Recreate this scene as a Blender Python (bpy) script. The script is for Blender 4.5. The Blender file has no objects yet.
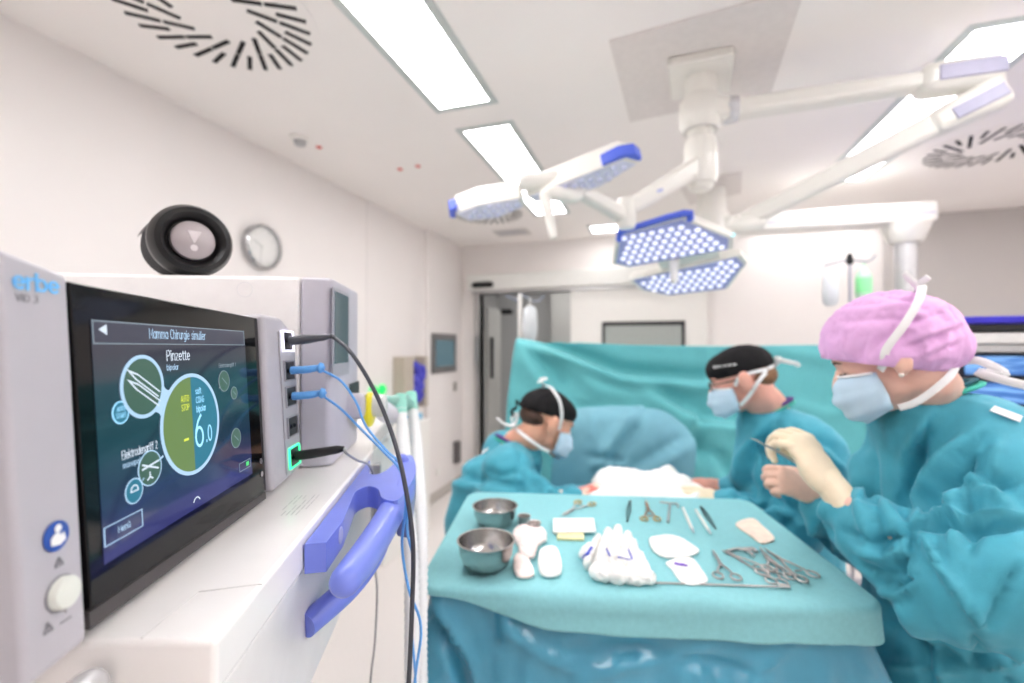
import bpy, bmesh, math, random
import numpy as np
from mathutils import Vector, Matrix, noise
random.seed(7)
C = bpy.context.scene.collection
SC = bpy.context.scene
F = 1024*16/36
YAW = math.radians(17.4); PIT = math.radians(0.7); HC = 1.6
RT = Vector((math.cos(YAW), math.sin(YAW), 0)); LV = Vector((-math.sin(YAW), math.cos(YAW), 0)); ZV = Vector((0,0,1))
FW = LV*math.cos(PIT)+ZV*math.sin(PIT); UPV = RT.cross(FW); CAM = Vector((0,0,HC))
CEIL = 2.79
def P(px, py, d): return CAM + (FW + RT*((px-512)/F) - UPV*((py-341.5)/F))*d
def W(x, w, d): return CAM + RT*x + LV*d + ZV*w
def hit(px, py, P0, n):
    r = FW + RT*((px-512)/F) - UPV*((py-341.5)/F)
    return CAM + r*((P0-CAM).dot(n)/r.dot(n))
def atz(px, py, z): return hit(px, py, Vector((0,0,z)), ZV)
V = Vector
class Fr:
    def __init__(s, o, x, y, z=None):
        s.o=V(o); s.x=V(x).normalized(); s.z=(V(z).normalized() if z is not None else s.x.cross(V(y)).normalized()); s.y=s.z.cross(s.x).normalized()
    def __call__(s, a, b=0, c=0): return s.o+s.x*a+s.y*b+s.z*c
    def at(s, a, b=0, c=0): return Fr(s(a,b,c), s.x, s.y, s.z)
    def rot(s, ang):
        return Fr(s.o, s.x*math.cos(ang)+s.y*math.sin(ang), s.y, s.z)
WF = Fr((0,0,0),(1,0,0),(0,1,0))
# ---------------------------------------------------------------- materials
MATS = {}
def srgb(c):
    return tuple(((x/255)/12.92 if x/255 <= .04045 else ((x/255+.055)/1.055)**2.4) for x in c)
def mat(name, col, rough=.5, metal=0, var=.03, nscale=30, bump=0, bscale=200, emit=None, estr=0, alpha=1, trans=0, sheen=0, coat=0, ior=1.45, sss=0, stretch=None):
    if name in MATS: return MATS[name]
    m = bpy.data.materials.new(name); m.use_nodes = True; nt = m.node_tree; b = nt.nodes['Principled BSDF']
    c = srgb(col)
    tc = nt.nodes.new('ShaderNodeTexCoord'); nz = nt.nodes.new('ShaderNodeTexNoise'); nz.inputs['Scale'].default_value = nscale; nz.inputs['Detail'].default_value = 4
    src = tc.outputs['Object']
    if stretch:
        mp = nt.nodes.new('ShaderNodeMapping'); mp.inputs['Scale'].default_value = stretch; nt.links.new(src, mp.inputs['Vector']); src = mp.outputs['Vector']
    nt.links.new(src, nz.inputs['Vector'])
    rp = nt.nodes.new('ShaderNodeValToRGB'); rp.color_ramp.elements[0].position=.3; rp.color_ramp.elements[1].position=.7
    rp.color_ramp.elements[0].color = tuple(max(0,x*(1-var)) for x in c)+(1,); rp.color_ramp.elements[1].color = tuple(min(1,x*(1+var)) for x in c)+(1,)
    nt.links.new(nz.outputs['Fac'], rp.inputs['Fac']); nt.links.new(rp.outputs['Color'], b.inputs['Base Color'])
    b.inputs['Roughness'].default_value = rough; b.inputs['Metallic'].default_value = metal; b.inputs['IOR'].default_value = ior
    b.inputs['Coat Weight'].default_value = coat; b.inputs['Sheen Weight'].default_value = sheen
    b.inputs['Transmission Weight'].default_value = trans; b.inputs['Alpha'].default_value = alpha
    if sss: b.inputs['Subsurface Weight'].default_value = sss; b.inputs['Subsurface Radius'].default_value=(.02,.008,.005)
    if bump:
        n2 = nt.nodes.new('ShaderNodeTexNoise'); n2.inputs['Scale'].default_value = bscale; n2.inputs['Detail'].default_value = 3; nt.links.new(tc.outputs['Object'], n2.inputs['Vector'])
        bp = nt.nodes.new('ShaderNodeBump'); bp.inputs['Strength'].default_value = bump; bp.inputs['Distance'].default_value = .002
        nt.links.new(n2.outputs['Fac'], bp.inputs['Height']); nt.links.new(bp.outputs['Normal'], b.inputs['Normal'])
    if emit is not None:
        b.inputs['Emission Color'].default_value = srgb(emit)+(1,); b.inputs['Emission Strength'].default_value = estr
    MATS[name] = m
    return m
# ---------------------------------------------------------------- objects
ORG = {}
def tag(o, label=None, cat=None, group=None, kind=None):
    if label: o['label'] = label
    if cat: o['category'] = cat
    if group: o['group'] = group
    if kind: o['kind'] = kind
    return o
def thing(name, label, cat, loc, group=None):
    o = bpy.data.objects.new(name, None); C.objects.link(o); o.location = loc; o.empty_display_size = .05
    ORG[o.name] = V(loc); return tag(o, label, cat, group)
def finish(name, me, m, parent=None, smooth=True, bevel=0, seg=2, loc=None):
    if parent is not None: L = ORG[parent.name]
    elif loc is not None: L = V(loc)
    else:
        co = np.empty(len(me.vertices)*3); me.vertices.foreach_get('co', co); co = co.reshape(-1,3)
        mn, mx = co.min(0), co.max(0); L = V(((mn[0]+mx[0])/2, (mn[1]+mx[1])/2, mn[2]))
    me.transform(Matrix.Translation(-L))
    o = bpy.data.objects.new(name, me); C.objects.link(o); ORG[o.name] = L
    if parent is not None: o.parent = parent
    else: o.location = L
    for mm in (m if isinstance(m,(list,tuple)) else [m]): me.materials.append(mm)
    if smooth or bevel:
        me.shade_smooth()
    if bevel:
        b = o.modifiers.new('bevel','BEVEL'); b.width = bevel; b.segments = seg; b.limit_method='ANGLE'; b.angle_limit=math.radians(35); b.harden_normals=True
    return o
def obj(name, bm, m, parent=None, smooth=False, bevel=0, seg=2, loc=None, ang=40):
    bmesh.ops.recalc_face_normals(bm, faces=bm.faces)
    me = bpy.data.meshes.new(name); bm.to_mesh(me); bm.free()
    o = finish(name, me, m, parent, smooth, bevel, seg, loc)
    if smooth and not bevel:
        me.set_sharp_from_angle(angle=math.radians(ang))
    return o
def struct(name, bm, m, bevel=0, **k):
    o = obj(name, bm, m, None, bevel=bevel, loc=(0,0,0), **k); o['kind'] = 'structure'; return o
def B(): return bmesh.new()
def box(bm, fr, x0, x1, y0, y1, z0, z1):
    v = [bm.verts.new(fr(x,y,z)) for z in (z0,z1) for y in (y0,y1) for x in (x0,x1)]
    for f in ((0,2,3,1),(4,5,7,6),(0,1,5,4),(2,6,7,3),(0,4,6,2),(1,3,7,5)): bm.faces.new([v[i] for i in f])
    return bm
def prism(bm, fr, pts, z0, z1):
    a = [bm.verts.new(fr(x,y,z0)) for x,y in pts]; b = [bm.verts.new(fr(x,y,z1)) for x,y in pts]; n = len(pts)
    bm.faces.new(a[::-1]); bm.faces.new(b)
    for i in range(n): bm.faces.new((a[i],a[(i+1)%n],b[(i+1)%n],b[i]))
    return bm
def solid(bm, pts, off):
    """closed slab from a 3-D outline, pushed by the vector off"""
    off=V(off); a=[bm.verts.new(p) for p in pts]; b=[bm.verts.new(V(p)+off) for p in pts]; n=len(pts)
    bm.faces.new(a[::-1]); bm.faces.new(b)
    for i in range(n): bm.faces.new((a[i],a[(i+1)%n],b[(i+1)%n],b[i]))
    return bm
def cat(pts, n=6, closed=False):
    pts = [V(p) for p in pts]; out = []; N = len(pts)
    if N < 3 and not closed: return pts
    rng = range(N if closed else N-1)
    for i in rng:
        g = (lambda k: pts[k % N]) if closed else (lambda k: pts[min(max(k,0),N-1)])
        p0,p1,p2,p3 = g(i-1),g(i),g(i+1),g(i+2)
        for k in range(n):
            t = k/n
            out.append(.5*((2*p1)+(p2-p0)*t+(2*p0-5*p1+4*p2-p3)*t*t+(3*p1-p0-3*p2+p3)*t**3))
    if not closed: out.append(pts[-1])
    return out
def tube(bm, pts, r, seg=12, n=6, closed=False, flat=1, upv=None, dome=False):
    """round tube along a smoothed path; r number or per-control-point list; flat squashes along upv"""
    ctrl = [V(p) for p in pts]; path = cat(ctrl, n, closed) if n > 1 else ctrl
    m = len(path)
    if isinstance(r,(list,tuple)):
        rr=[]; 
        for i in range(m):
            t = i/(m-1)*(len(r)-1); k=min(int(t),len(r)-2); q=t-k; q=q*q*(3-2*q); rr.append(r[k]*(1-q)+r[k+1]*q)
    else: rr=[r]*m
    rings=[]; prev=None
    for i,p in enumerate(path):
        a = path[(i-1)%m] if (closed or i>0) else p; b = path[(i+1)%m] if (closed or i<m-1) else p
        t = (b-a).normalized()
        if upv is not None: u = (V(upv)-t*V(upv).dot(t)).normalized()
        elif prev is None:
            u = t.orthogonal().normalized()
        else: u = (prev-t*prev.dot(t)).normalized()
        prev=u; s = t.cross(u)
        rings.append([bm.verts.new(p+(u*math.cos(q)*flat+s*math.sin(q))*rr[i]) for q in [2*math.pi*k/seg for k in range(seg)]])
        ends=(t,)
    for i in range(m if closed else m-1):
        a,b=rings[i],rings[(i+1)%m]
        for k in range(seg): bm.faces.new((a[k],a[(k+1)%seg],b[(k+1)%seg],b[k]))
    if not closed:
        for ring,idx,sg in ((rings[0],0,-1),(rings[-1],m-1,1)):
            if dome:
                p=path[idx]; t=(path[1]-path[0]).normalized()*-1 if idx==0 else (path[-1]-path[-2]).normalized()
                last=ring
                for st in (.5,.86):
                    new=[bm.verts.new(p+(v.co-p)*math.sqrt(1-st*st)+t*rr[idx]*st*flat) for v in ring]
                    for k in range(seg): bm.faces.new((last[k],last[(k+1)%seg],new[(k+1)%seg],new[k]))
                    last=new
                c=bm.verts.new(p+t*rr[idx]*flat)
                for k in range(seg): bm.faces.new((last[k],last[(k+1)%seg],c))
            else: bm.faces.new(ring)
    return bm
def lathe(bm, fr, prof, seg=32, close=True):
    rings=[]
    for r,z in prof:
        if r<1e-6: rings.append([bm.verts.new(fr(0,0,z))])
        else: rings.append([bm.verts.new(fr(r*math.cos(q),r*math.sin(q),z)) for q in [2*math.pi*k/seg for k in range(seg)]])
    for a,b in zip(rings,rings[1:]):
        for k in range(seg):
            k2=(k+1)%seg
            if len(a)==1 and len(b)==1: continue
            if len(a)==1: bm.faces.new((a[0],b[k],b[k2]))
            elif len(b)==1: bm.faces.new((a[k],b[0],a[k2]))
            else: bm.faces.new((a[k],b[k],b[k2],a[k2]))
    if close:
        for ring in (rings[0],rings[-1]):
            if len(ring)>2:
                try: bm.faces.new(ring)
                except ValueError: pass
    return bm
def ell(bm, c, rx, ry, rz, ax=None, seg=24, rings=14):
    ax = ax or WF
    M = Matrix.Translation(V(c)) @ Matrix((ax.x*rx, ax.y*ry, ax.z*rz)).transposed().to_4x4()
    bmesh.ops.create_uvsphere(bm, u_segments=seg, v_segments=rings, radius=1, matrix=M); return bm
def ring2(bm, fr, r0, r1, z0, z1, seg=40, a0=0, a1=360):
    """flat annulus with thickness"""
    full = abs(a1-a0)>=360; n=seg if full else seg+1
    A=[math.radians(a0+(a1-a0)*k/seg) for k in range(n)]
    vs=[[bm.verts.new(fr(r*math.cos(q),r*math.sin(q),z)) for q in A] for r,z in ((r0,z0),(r1,z0),(r1,z1),(r0,z1))]
    for k in range(seg):
        k2=(k+1)%n
        for j in range(4):
            a,b=vs[j],vs[(j+1)%4]; bm.faces.new((a[k],a[k2],b[k2],b[k]))
    if not full:
        bm.faces.new([vs[j][0] for j in range(4)]); bm.faces.new([vs[j][-1] for j in range(4)][::-1])
    return bm
def _arc(cx,cy,rx,ry,a0,a1,n=10): return [(cx+rx*math.cos(math.radians(a0+(a1-a0)*k/n)), cy+ry*math.sin(math.radians(a0+(a1-a0)*k/n))) for k in range(n+1)]
_o=_arc(.35,.5,.35,.5,0,360,16); _c=_arc(.36,.5,.36,.5,50,310,12)
GL={'a':(.72,[_o,[(.7,1),(.7,0)]]),'b':(.72,[_o,[(0,1.45),(0,0)]]),'c':(.62,[_c]),'d':(.72,[_o,[(.7,1.45),(.7,0)]]),
'e':(.7,[[(.02,.52),(.68,.52)]+_arc(.35,.5,.35,.5,5,310,14)]),'f':(.45,[[(.45,1.42),(.3,1.42),(.18,1.25),(.18,0)],[(0,.98),(.4,.98)]]),
'g':(.72,[_o,[(.7,1),(.7,-.2),(.5,-.4),(.1,-.38)]]),'h':(.68,[[(0,0),(0,1.45)],[(0,.6),(.15,.95),(.4,1),(.62,.85),(.64,0)]]),
'i':(.12,[[(.05,0),(.05,1)],[(.05,1.28),(.05,1.42)]]),'k':(.6,[[(0,0),(0,1.45)],[(.55,1),(.02,.45)],[(.2,.6),(.58,0)]]),'l':(.15,[[(.05,1.45),(.05,0)]]),
'm':(1.1,[[(0,0),(0,1)],[(0,.7),(.15,.95),(.35,1),(.5,.85),(.53,0)],[(.53,.7),(.68,.95),(.88,1),(1.03,.85),(1.06,0)]]),
'n':(.68,[[(0,0),(0,1)],[(0,.6),(.15,.95),(.4,1),(.62,.85),(.64,0)]]),'o':(.7,[_o]),'p':(.72,[_o,[(0,1),(0,-.4)]]),
'r':(.42,[[(0,0),(0,1)],[(0,.6),(.15,.92),(.42,.99)]]),'s':(.56,[[(.54,.88),(.3,1),(.05,.88),(.05,.65),(.5,.38),(.52,.12),(.28,0),(0,.12)]]),
't':(.42,[[(.18,1.3),(.18,.15),(.28,0),(.42,.02)],[(0,1),(.4,1)]]),'u':(.68,[[(0,1),(.02,.2),(.2,0),(.45,.05),(.64,.4)],[(.64,1),(.64,0)]]),
'ü':(.68,[[(0,1),(.02,.2),(.2,0),(.45,.05),(.64,.4)],[(.64,1),(.64,0)],[(.15,1.25),(.15,1.38)],[(.5,1.25),(.5,1.38)]]),
'z':(.58,[[(0,1),(.56,1),(0,0),(.58,0)]]),'M':(.95,[[(0,0),(0,1.45),(.46,.4),(.92,1.45),(.92,0)]]),'C':(.8,[_arc(.45,.72,.45,.73,50,310,14)]),
'P':(.75,[[(0,0),(0,1.45),(.5,1.45),(.72,1.2),(.72,.95),(.5,.68),(0,.68)]]),'E':(.7,[[(.68,1.45),(0,1.45),(0,0),(.7,0)],[(0,.75),(.6,.75)]]),
'A':(.85,[[(0,0),(.42,1.45),(.84,0)],[(.14,.5),(.7,.5)]]),'U':(.8,[[(0,1.45),(0,.35),(.2,.02),(.56,.02),(.78,.35),(.78,1.45)]]),'T':(.8,[[(0,1.45),(.8,1.45)],[(.4,1.45),(.4,0)]]),
'O':(.9,[_arc(.45,.72,.45,.73,0,360,18)]),'S':(.75,[[(.72,1.2),(.5,1.45),(.2,1.43),(.02,1.2),(.05,.95),(.65,.55),(.72,.25),(.5,0),(.2,0),(0,.22)]]),
'R':(.78,[[(0,0),(0,1.45),(.5,1.45),(.72,1.2),(.72,.98),(.5,.72),(0,.72)],[(.4,.72),(.76,0)]]),'G':(.88,[_arc(.45,.72,.45,.73,45,350,14)+[(.88,.68),(.5,.68)]]),
'V':(.85,[[(0,1.45),(.42,0),(.84,1.45)]]),'I':(.12,[[(.05,0),(.05,1.45)]]),'X':(.8,[[(0,0),(.8,1.45)],[(0,1.45),(.8,0)]]),
'1':(.4,[[(0,1.15),(.3,1.45),(.3,0)]]),'2':(.72,[[(.02,1.1),(.15,1.4),(.5,1.45),(.7,1.15),(.6,.8),(0,0),(.72,0)]]),'3':(.7,[[(.05,1.4),(.5,1.42),(.64,1.1),(.5,.8),(.25,.77),(.55,.72),(.7,.4),(.52,.05),(.25,0),(0,.12)]]),
'6':(.75,[[(.6,1.45),(.3,1.2),(.08,.8),(.02,.45)]+_arc(.38,.45,.36,.45,180,-180,16)]),'0':(.75,[_arc(.38,.72,.36,.72,0,360,18)]),
'.':(.14,[[(.06,0),(.06,.12)]]),' ':(.4,[]),'-':(.5,[[(0,.6),(.45,.6)]])}
def text(s, fr, size, m, parent, name, ext=.0002, align='CENTER', sx=1.0, wt=.14):
    bm=B(); sc=size*.62; lines=s.split('\n'); lh=2.15
    for li,ln in enumerate(lines):
        wid=sum(GL[c][0]+.24 for c in ln)-.24
        x = -wid/2 if align=='CENTER' else (-wid if align=='RIGHT' else 0)
        y = -.6 + ((len(lines)-1)/2-li)*lh
        for c in ln:
            for pl in GL[c][1]:
                n=len(pl); L=[]; R_=[]
                for i,p in enumerate(pl):
                    a=pl[max(i-1,0)]; b=pl[min(i+1,n-1)]; d=V((b[0]-a[0],b[1]-a[1])).normalized(); q=V((-d.y,d.x))*wt/2
                    e=V((0,0)) if 0<i<n-1 else d*(wt/2)*(-1 if i==0 else 1)
                    L.append(((p[0]+x+q.x+e.x)*sc*sx,(p[1]+y+q.y+e.y)*sc)); R_.append(((p[0]+x-q.x+e.x)*sc*sx,(p[1]+y-q.y+e.y)*sc))
                A=[[bm.verts.new(fr(u,v,z)) for u,v in S] for S in (L,R_) for z in (0,ext)]  # L0 L1 R0 R1
                L0,L1,R0,R1=A
                for i in range(n-1):
                    bm.faces.new((L1[i],L1[i+1],R1[i+1],R1[i])); bm.faces.new((L0[i],L0[i+1],L1[i+1],L1[i])); bm.faces.new((R0[i],R0[i+1],R1[i+1],R1[i]))
                bm.faces.new((L0[0],L1[0],R1[0],R0[0])); bm.faces.new((L0[-1],L1[-1],R1[-1],R0[-1]))
            x += GL[c][0]+.24
    return obj(name,bm,m,parent)
def copy_tree(o, parent=None):
    c = o.copy(); C.objects.link(c)
    if parent is not None: c.parent = parent
    ORG[c.name] = ORG.get(o.name, V((0,0,0)))
    for ch in [x for x in list(C.objects) if x.parent == o]: copy_tree(ch, c)
    return c
def catm(pts, n=8): return cat(pts, n)
def remesh(name, bm, voxel, smooth=6, fac=.5):
    me = bpy.data.meshes.new(name); bmesh.ops.recalc_face_normals(bm, faces=bm.faces); bm.to_mesh(me); bm.free()
    o = bpy.data.objects.new(name, me); C.objects.link(o)
    r = o.modifiers.new('r','REMESH'); r.mode='VOXEL'; r.voxel_size=voxel
    if smooth: s = o.modifiers.new('s','SMOOTH'); s.iterations=smooth; s.factor=fac
    dg = bpy.context.evaluated_depsgraph_get(); out = bpy.data.meshes.new_from_object(o.evaluated_get(dg))
    bpy.data.objects.remove(o); bpy.data.meshes.remove(me); return out
def mco(me):
    a = np.empty(len(me.vertices)*3,dtype=np.float32); me.vertices.foreach_get('co', a); return a.reshape(-1,3).astype(float)
def setco(me, a): me.vertices.foreach_set('co', a.astype(np.float32).ravel()); me.update()
def mno(me):
    me.update(); a = np.empty(len(me.vertices)*3,dtype=np.float32); me.vertex_normals.foreach_get('vector', a); return a.reshape(-1,3).astype(float)
def proj(co):
    q = co-np.array(CAM); d = q@np.array(FW); return 512+F*(q@np.array(RT))/d, 341.5-F*(q@np.array(UPV))/d, d
def noisefold(me, amp, sc, seed=0, stretch=(1,1,1), ridge=True):
    co = mco(me); no = mno(me); out = np.zeros(len(co))
    for i,c in enumerate(co):
        p = V((c[0]*stretch[0]*sc+seed, c[1]*stretch[1]*sc, c[2]*stretch[2]*sc))
        n = noise.noise(p)+.5*noise.noise(p*2.1+V((5,3,1)))
        out[i] = (.35-abs(n)*1.6) if ridge else n
    setco(me, co+no*out[:,None]*amp)
def creases(me, L, facing=True):
    """each crease: (polyline of photo points, width px, height m, kind) kind r = ridge/valley, f = fold with a lit and a dark flank"""
    co = mco(me); no = mno(me); x,y,d = proj(co)
    vis = ((no*(np.array(CAM)-co)).sum(1) > 0).astype(float) if facing else np.ones(len(co))
    tot = np.zeros(len(co))
    for cr in L:
        pl,wd,amp,kind = cr[:4]
        best = np.full(len(co),1e9); sg = np.zeros(len(co)); tt=np.zeros(len(co)); n=len(pl)-1
        for i in range(n):
            (x0,y0),(x1,y1)=pl[i],pl[i+1]; dx,dy=x1-x0,y1-y0; l2=dx*dx+dy*dy+1e-9
            t=np.clip(((x-x0)*dx+(y-y0)*dy)/l2,0,1); ex=x-(x0+t*dx); ey=y-(y0+t*dy); dist=np.hypot(ex,ey)
            s=np.sign(dx*ey-dy*ex); k=dist<best; best[k]=dist[k]; sg[k]=s[k]; tt[k]=((i+t)/n)[k]
        q=best/wd; fade=np.clip(np.minimum(tt,1-tt)*4+.25,0,1)
        if kind=='r': h=np.exp(-q*q*1.5)
        elif kind=='s': h=np.exp(-q*2.2)              # sharp
        else: h=sg*q*np.exp(-q*q*.8)*1.9*(1)
        tot += amp*h*fade
    setco(me, co+no*(tot*vis)[:,None])
# ================================================================ materials
WALL = mat('wall paint warm white', (236,231,229), .55, var=.012, nscale=3)
WALLG = mat('wall panel grey beige', (190,186,184), .5, var=.012, nscale=3)
CEILM = mat('ceiling paint', (248,244,241), .6, var=.012, nscale=2)
FLOORM = mat('vinyl floor', (228,223,220), .28, var=.02, nscale=60)
BASEM = mat('baseboard vinyl', (190,184,178), .45)
WHITEP = mat('white enamel', (238,236,232), .3, var=.01)
LAMPW = mat('lamp housing white', (236,234,228), .28, var=.01, coat=.2)
ALU = mat('brushed aluminium', (186,186,186), .35, 1, stretch=(1,1,20))
GREYP = mat('grey plastic', (176,176,186), .42)
LILAC = mat('lilac grey plastic', (190,188,198), .42)
DARK = mat('dark plastic', (38,38,42), .4)
BLACK = mat('black plastic', (16,16,18), .35)
PANELW = mat('ceiling light diffuser', (255,255,255), .5, emit=(255,252,252), estr=7.5)
LFRAME = mat('light frame grey green', (196,204,202), .4)
BLUEP = mat('blue violet plastic', (118,134,224), .32, coat=.2)
BLUEL = mat('lamp blue plastic', (88,112,226), .35)
TEAL = mat('teal nonwoven', (98,182,187), .75, sheen=.15, bump=.25, bscale=500, var=.04, nscale=80)
GOWN = mat('gown nonwoven petrol', (66,161,182), .64, sheen=.1, bump=.2, bscale=600, var=.04, nscale=60)
SHEETB = mat('blue plastic backed sheet', (74,154,182), .3, coat=.3, var=.03)
OVERL = mat('overlay sheet light teal', (136,198,204), .8, bump=.35, bscale=700, var=.04, nscale=120)
GREYT = mat('blue grey drape', (112,168,184), .7, bump=.2, bscale=400)
STEEL = mat('surgical steel', (196,194,192), .22, 1)
STEELD = mat('satin instrument steel', (196,190,188), .38, 1)
GOLD = mat('gold plated ring steel', (214,172,92), .3, 1)
GAUZE = mat('white gauze', (244,243,240), .9, bump=.8, bscale=260, var=.03)
SKIN = mat('skin', (236,192,174), .5, var=.05, nscale=25, sss=.12)
GLOVE = mat('latex glove cream', (236,220,192), .5, var=.03, nscale=40, sss=.08)
MASKB = mat('mask pale blue', (190,216,234), .8, bump=.2, bscale=500)
MASKW = mat('mask white tape', (236,236,236), .8)
CAPB = mat('black cap cotton', (17,15,18), .9, bump=.3, bscale=500)
CAPP = mat('pink lilac cap nonwoven', (226,178,226), .8, bump=.3, bscale=500, var=.04)
HAIR = mat('brown hair', (96,66,48), .6, bump=.8, bscale=300, var=.2)
PURPLE = mat('purple scrub cotton', (84,58,128), .85)
GREENT = mat('green neck binding', (64,186,164), .75)
def light(x0,y0,y1,lab):
    o=thing('ceiling_light', lab,'light',(x0+.13,(y0+y1)/2,CEIL),'recessed ceiling light panels')
    bm=B(); z0=CEIL-.006
    for q in ((x0-.035,x0,y0-.035,y1+.035),(x0+.26,x0+.295,y0-.035,y1+.035),(x0,x0+.26,y0-.035,y0),(x0,x0+.26,y1,y1+.035)): box(bm,WF,*q,z0,CEIL+.0)
    obj('frame', bm, LFRAME, o); obj('diffuser', box(B(),WF,x0,x0+.26,y0,y1,CEIL-.004,CEIL-.0005), PANELW, o)
# ================================================================ room
XL, XR, YN, YF = -2.22, 3.6, -2.6, 5.0
def quadbox(nm, x0,x1,y0,y1,z0,z1,m,bevel=0): return struct(nm, box(B(),WF,x0,x1,y0,y1,z0,z1), m, bevel)
quadbox('floor', XL-.1,XR+.1,YN-.1,YF+3.0,-.1,0,FLOORM)
quadbox('ceiling', XL-.1,XR+.1,YN-.1,YF+3.0,CEIL,CEIL+.1,CEILM)
quadbox('wall_left', XL-.1,XL,YN,YF,0,CEIL,WALL)
quadbox('wall_right', XR,XR+.1,YN,YF,0,CEIL,WALL)
quadbox('wall_near', XL-.1,XR+.1,YN-.1,YN,0,CEIL,WALL)
DX0, DX1, DTOP = -1.96, -.84, 2.22
bm = B(); box(bm,WF,XL-.1,DX0,YF,YF+.12,0,CEIL); box(bm,WF,DX0,DX1,YF,YF+.12,DTOP,CEIL); box(bm,WF,DX1,XR+.1,YF,YF+.12,0,CEIL)
struct('wall_far', bm, WALL)
# pilaster strip where the left wall steps, panel joints
quadbox('trim_1', XL,XL+.035,4.12,YF,0,CEIL,WALL,.004)
for i,y in enumerate((3.15,)):
    quadbox('trim_%d'%(i+2), XL,XL+.0012,y,y+.003,0,CEIL,WALLG)
quadbox('trim_5', 2.0,XR,YF-.03,YF,0,CEIL,WALLG,.004)
quadbox('baseboard_left', XL,XL+.045,YN,YF,0,.1,BASEM,.004)
bm=B(); box(bm,WF,XL,DX0-.06,YF-.015,YF,0,.1); box(bm,WF,DX1+1.5,XR,YF-.045,YF,0,.1); struct('baseboard_far', bm, BASEM)
# corridor behind the sliding door
CORR = mat('corridor grey wall', (176,176,174), .6); CORD = mat('corridor dark panel', (120,122,124), .5); CORL = mat('corridor door grey', (176,176,172), .45)
bm=B(); box(bm,WF,-2.7,.2,YF+2.6,YF+2.7,0,CEIL); box(bm,WF,-2.75,-2.65,YF+.12,YF+2.7,0,CEIL); box(bm,WF,.2,.3,YF+.12,YF+2.7,0,CEIL)
struct('wall_corridor', bm, CORR)
dr = struct('door_2', box(B(),WF,-1.96,-1.915,YF+.16,YF+.62,0.01,2.08), CORL)
dr['kind']='structure'
o=obj('door_handle', tube(B(), [(-1.89,YF+.22,1.22),(-1.89,YF+.22,1.72)], .02), DARK, dr)
dr = struct('door_3', box(B(),WF,-1.55,-.72,YF+2.5,YF+2.58,0,2.05), CORD); 
obj('door_window', box(B(),WF,-1.25,-.95,YF+2.485,YF+2.499,1.1,1.75), mat('corridor bright pane',(215,218,215),.2), dr)
quadbox('trim_6', -1.62,-1.2,YF+2.3,YF+2.4,0,CEIL,CORL)
light(-1.5,YF+.7,YF+1.9,'added unseen light panel in the corridor ceiling behind the sliding door')  # out of view, added because the corridor came out too dark
# door frame of the opening
bm=B(); box(bm,WF,DX0-.05,DX0,YF-.05,YF+.14,0,DTOP+.05); box(bm,WF,DX1,DX1+.03,YF-.015,YF+.14,0,DTOP); box(bm,WF,DX0,DX1,YF-.05,YF+.14,DTOP,DTOP+.05)
light(-.8,YF+.7,YF+1.9,'second added unseen light panel in the corridor ceiling behind the sliding door')  # another unseen panel, added to lift the corridor further
struct('trim_7', bm, ALU, .003)
# sliding leaf with window
fy=YF-.09
dr = struct('door_1', box(B(),WF,DX1-.03,.50,fy,fy+.045,.02,DTOP), WHITEP, .003)
def onfar(px,py,y): return hit(px,py,V((0,y,0)),V((0,1,0)))
a=onfar(602,323,fy); b=onfar(685,323,fy)
bm=B()
for (x0,x1,z0,z1) in ((a.x,b.x,a.z-.03,a.z+.01),(a.x,b.x,a.z-.55,a.z-.51),(a.x,a.x+.03,a.z-.51,a.z-.03),(b.x-.03,b.x,a.z-.51,a.z-.03)): box(bm,WF,x0,x1,fy-.012,fy+.002,z0,z1)
obj('window_frame', bm, DARK, dr)
obj('window_pane', box(B(),WF,a.x+.03,b.x-.03,fy-.006,fy-.001,a.z-.51,a.z-.03), mat('frosted pane',(168,174,170),.25), dr)
obj('pull_handle', tube(B(),[(DX1+.08,fy-.05,.9),(DX1+.08,fy-.05,1.35)],.014), ALU, dr)
# header cover with motion sensor
hd = thing('sliding_door_header','long white header box of the sliding door, black sensor at its end','door header',(-.7,YF-.1,DTOP))
obj('cover', box(B(),WF,DX0-.1,.62,YF-.17,YF-.001,DTOP+.03,DTOP+.21), mat('header enamel',(226,226,222),.4), hd, bevel=.012)
obj('rail', box(B(),WF,DX0-.05,.60,YF-.12,YF-.02,DTOP-.005,DTOP+.03), ALU, hd)
obj('motion_sensor', tube(B(),[(DX0-.0,YF-.185,DTOP+.085),(DX0+.20,YF-.185,DTOP+.085)],.032,dome=True), BLACK, hd)
tag(obj('doorway_sensor', tube(B(),[(-1.95,YF+.75,2.07),(-1.82,YF+.75,2.07)],.04,dome=True), BLACK), 'black oval sensor seen through the open doorway beside the corridor door','sensor')
# wall joint and switch items on the far and left wall
def onleft(px,py,x=XL+.036): return hit(px,py,V((x,0,0)),V((1,0,0)))
def wallthing(y0,y1,z0,z1,x=XL+.036): return Fr((x,0,0),(0,1,0),(0,0,1),(1,0,0))
LF = Fr((XL+.036,0,0),(0,1,0),(0,0,1),(1,0,0))   # x along the wall, y up, z out
a=onleft(431,333); b=onleft(455,368)
yy0,yy1=sorted((a.y,min(b.y,4.9))); z1=a.z; z0=a.z-.42
tp = thing('wall_touch_panel','grey framed touch screen on the wall left of the sliding door','screen',(XL+.04,(yy0+yy1)/2,z0))
obj('bezel', box(B(),LF,yy0,yy1,z0,z1,0,.02), mat('panel bezel',(112,110,110),.4), tp, bevel=.004)
obj('display', box(B(),LF,yy0+.07,yy1-.07,z0+.07,z1-.07,.0201,.022), mat('panel display',(70,90,98),.15,emit=(78,108,118),estr=.35), tp)
a=onleft(456,384); c=wallthing(0,0,0,0)
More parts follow.
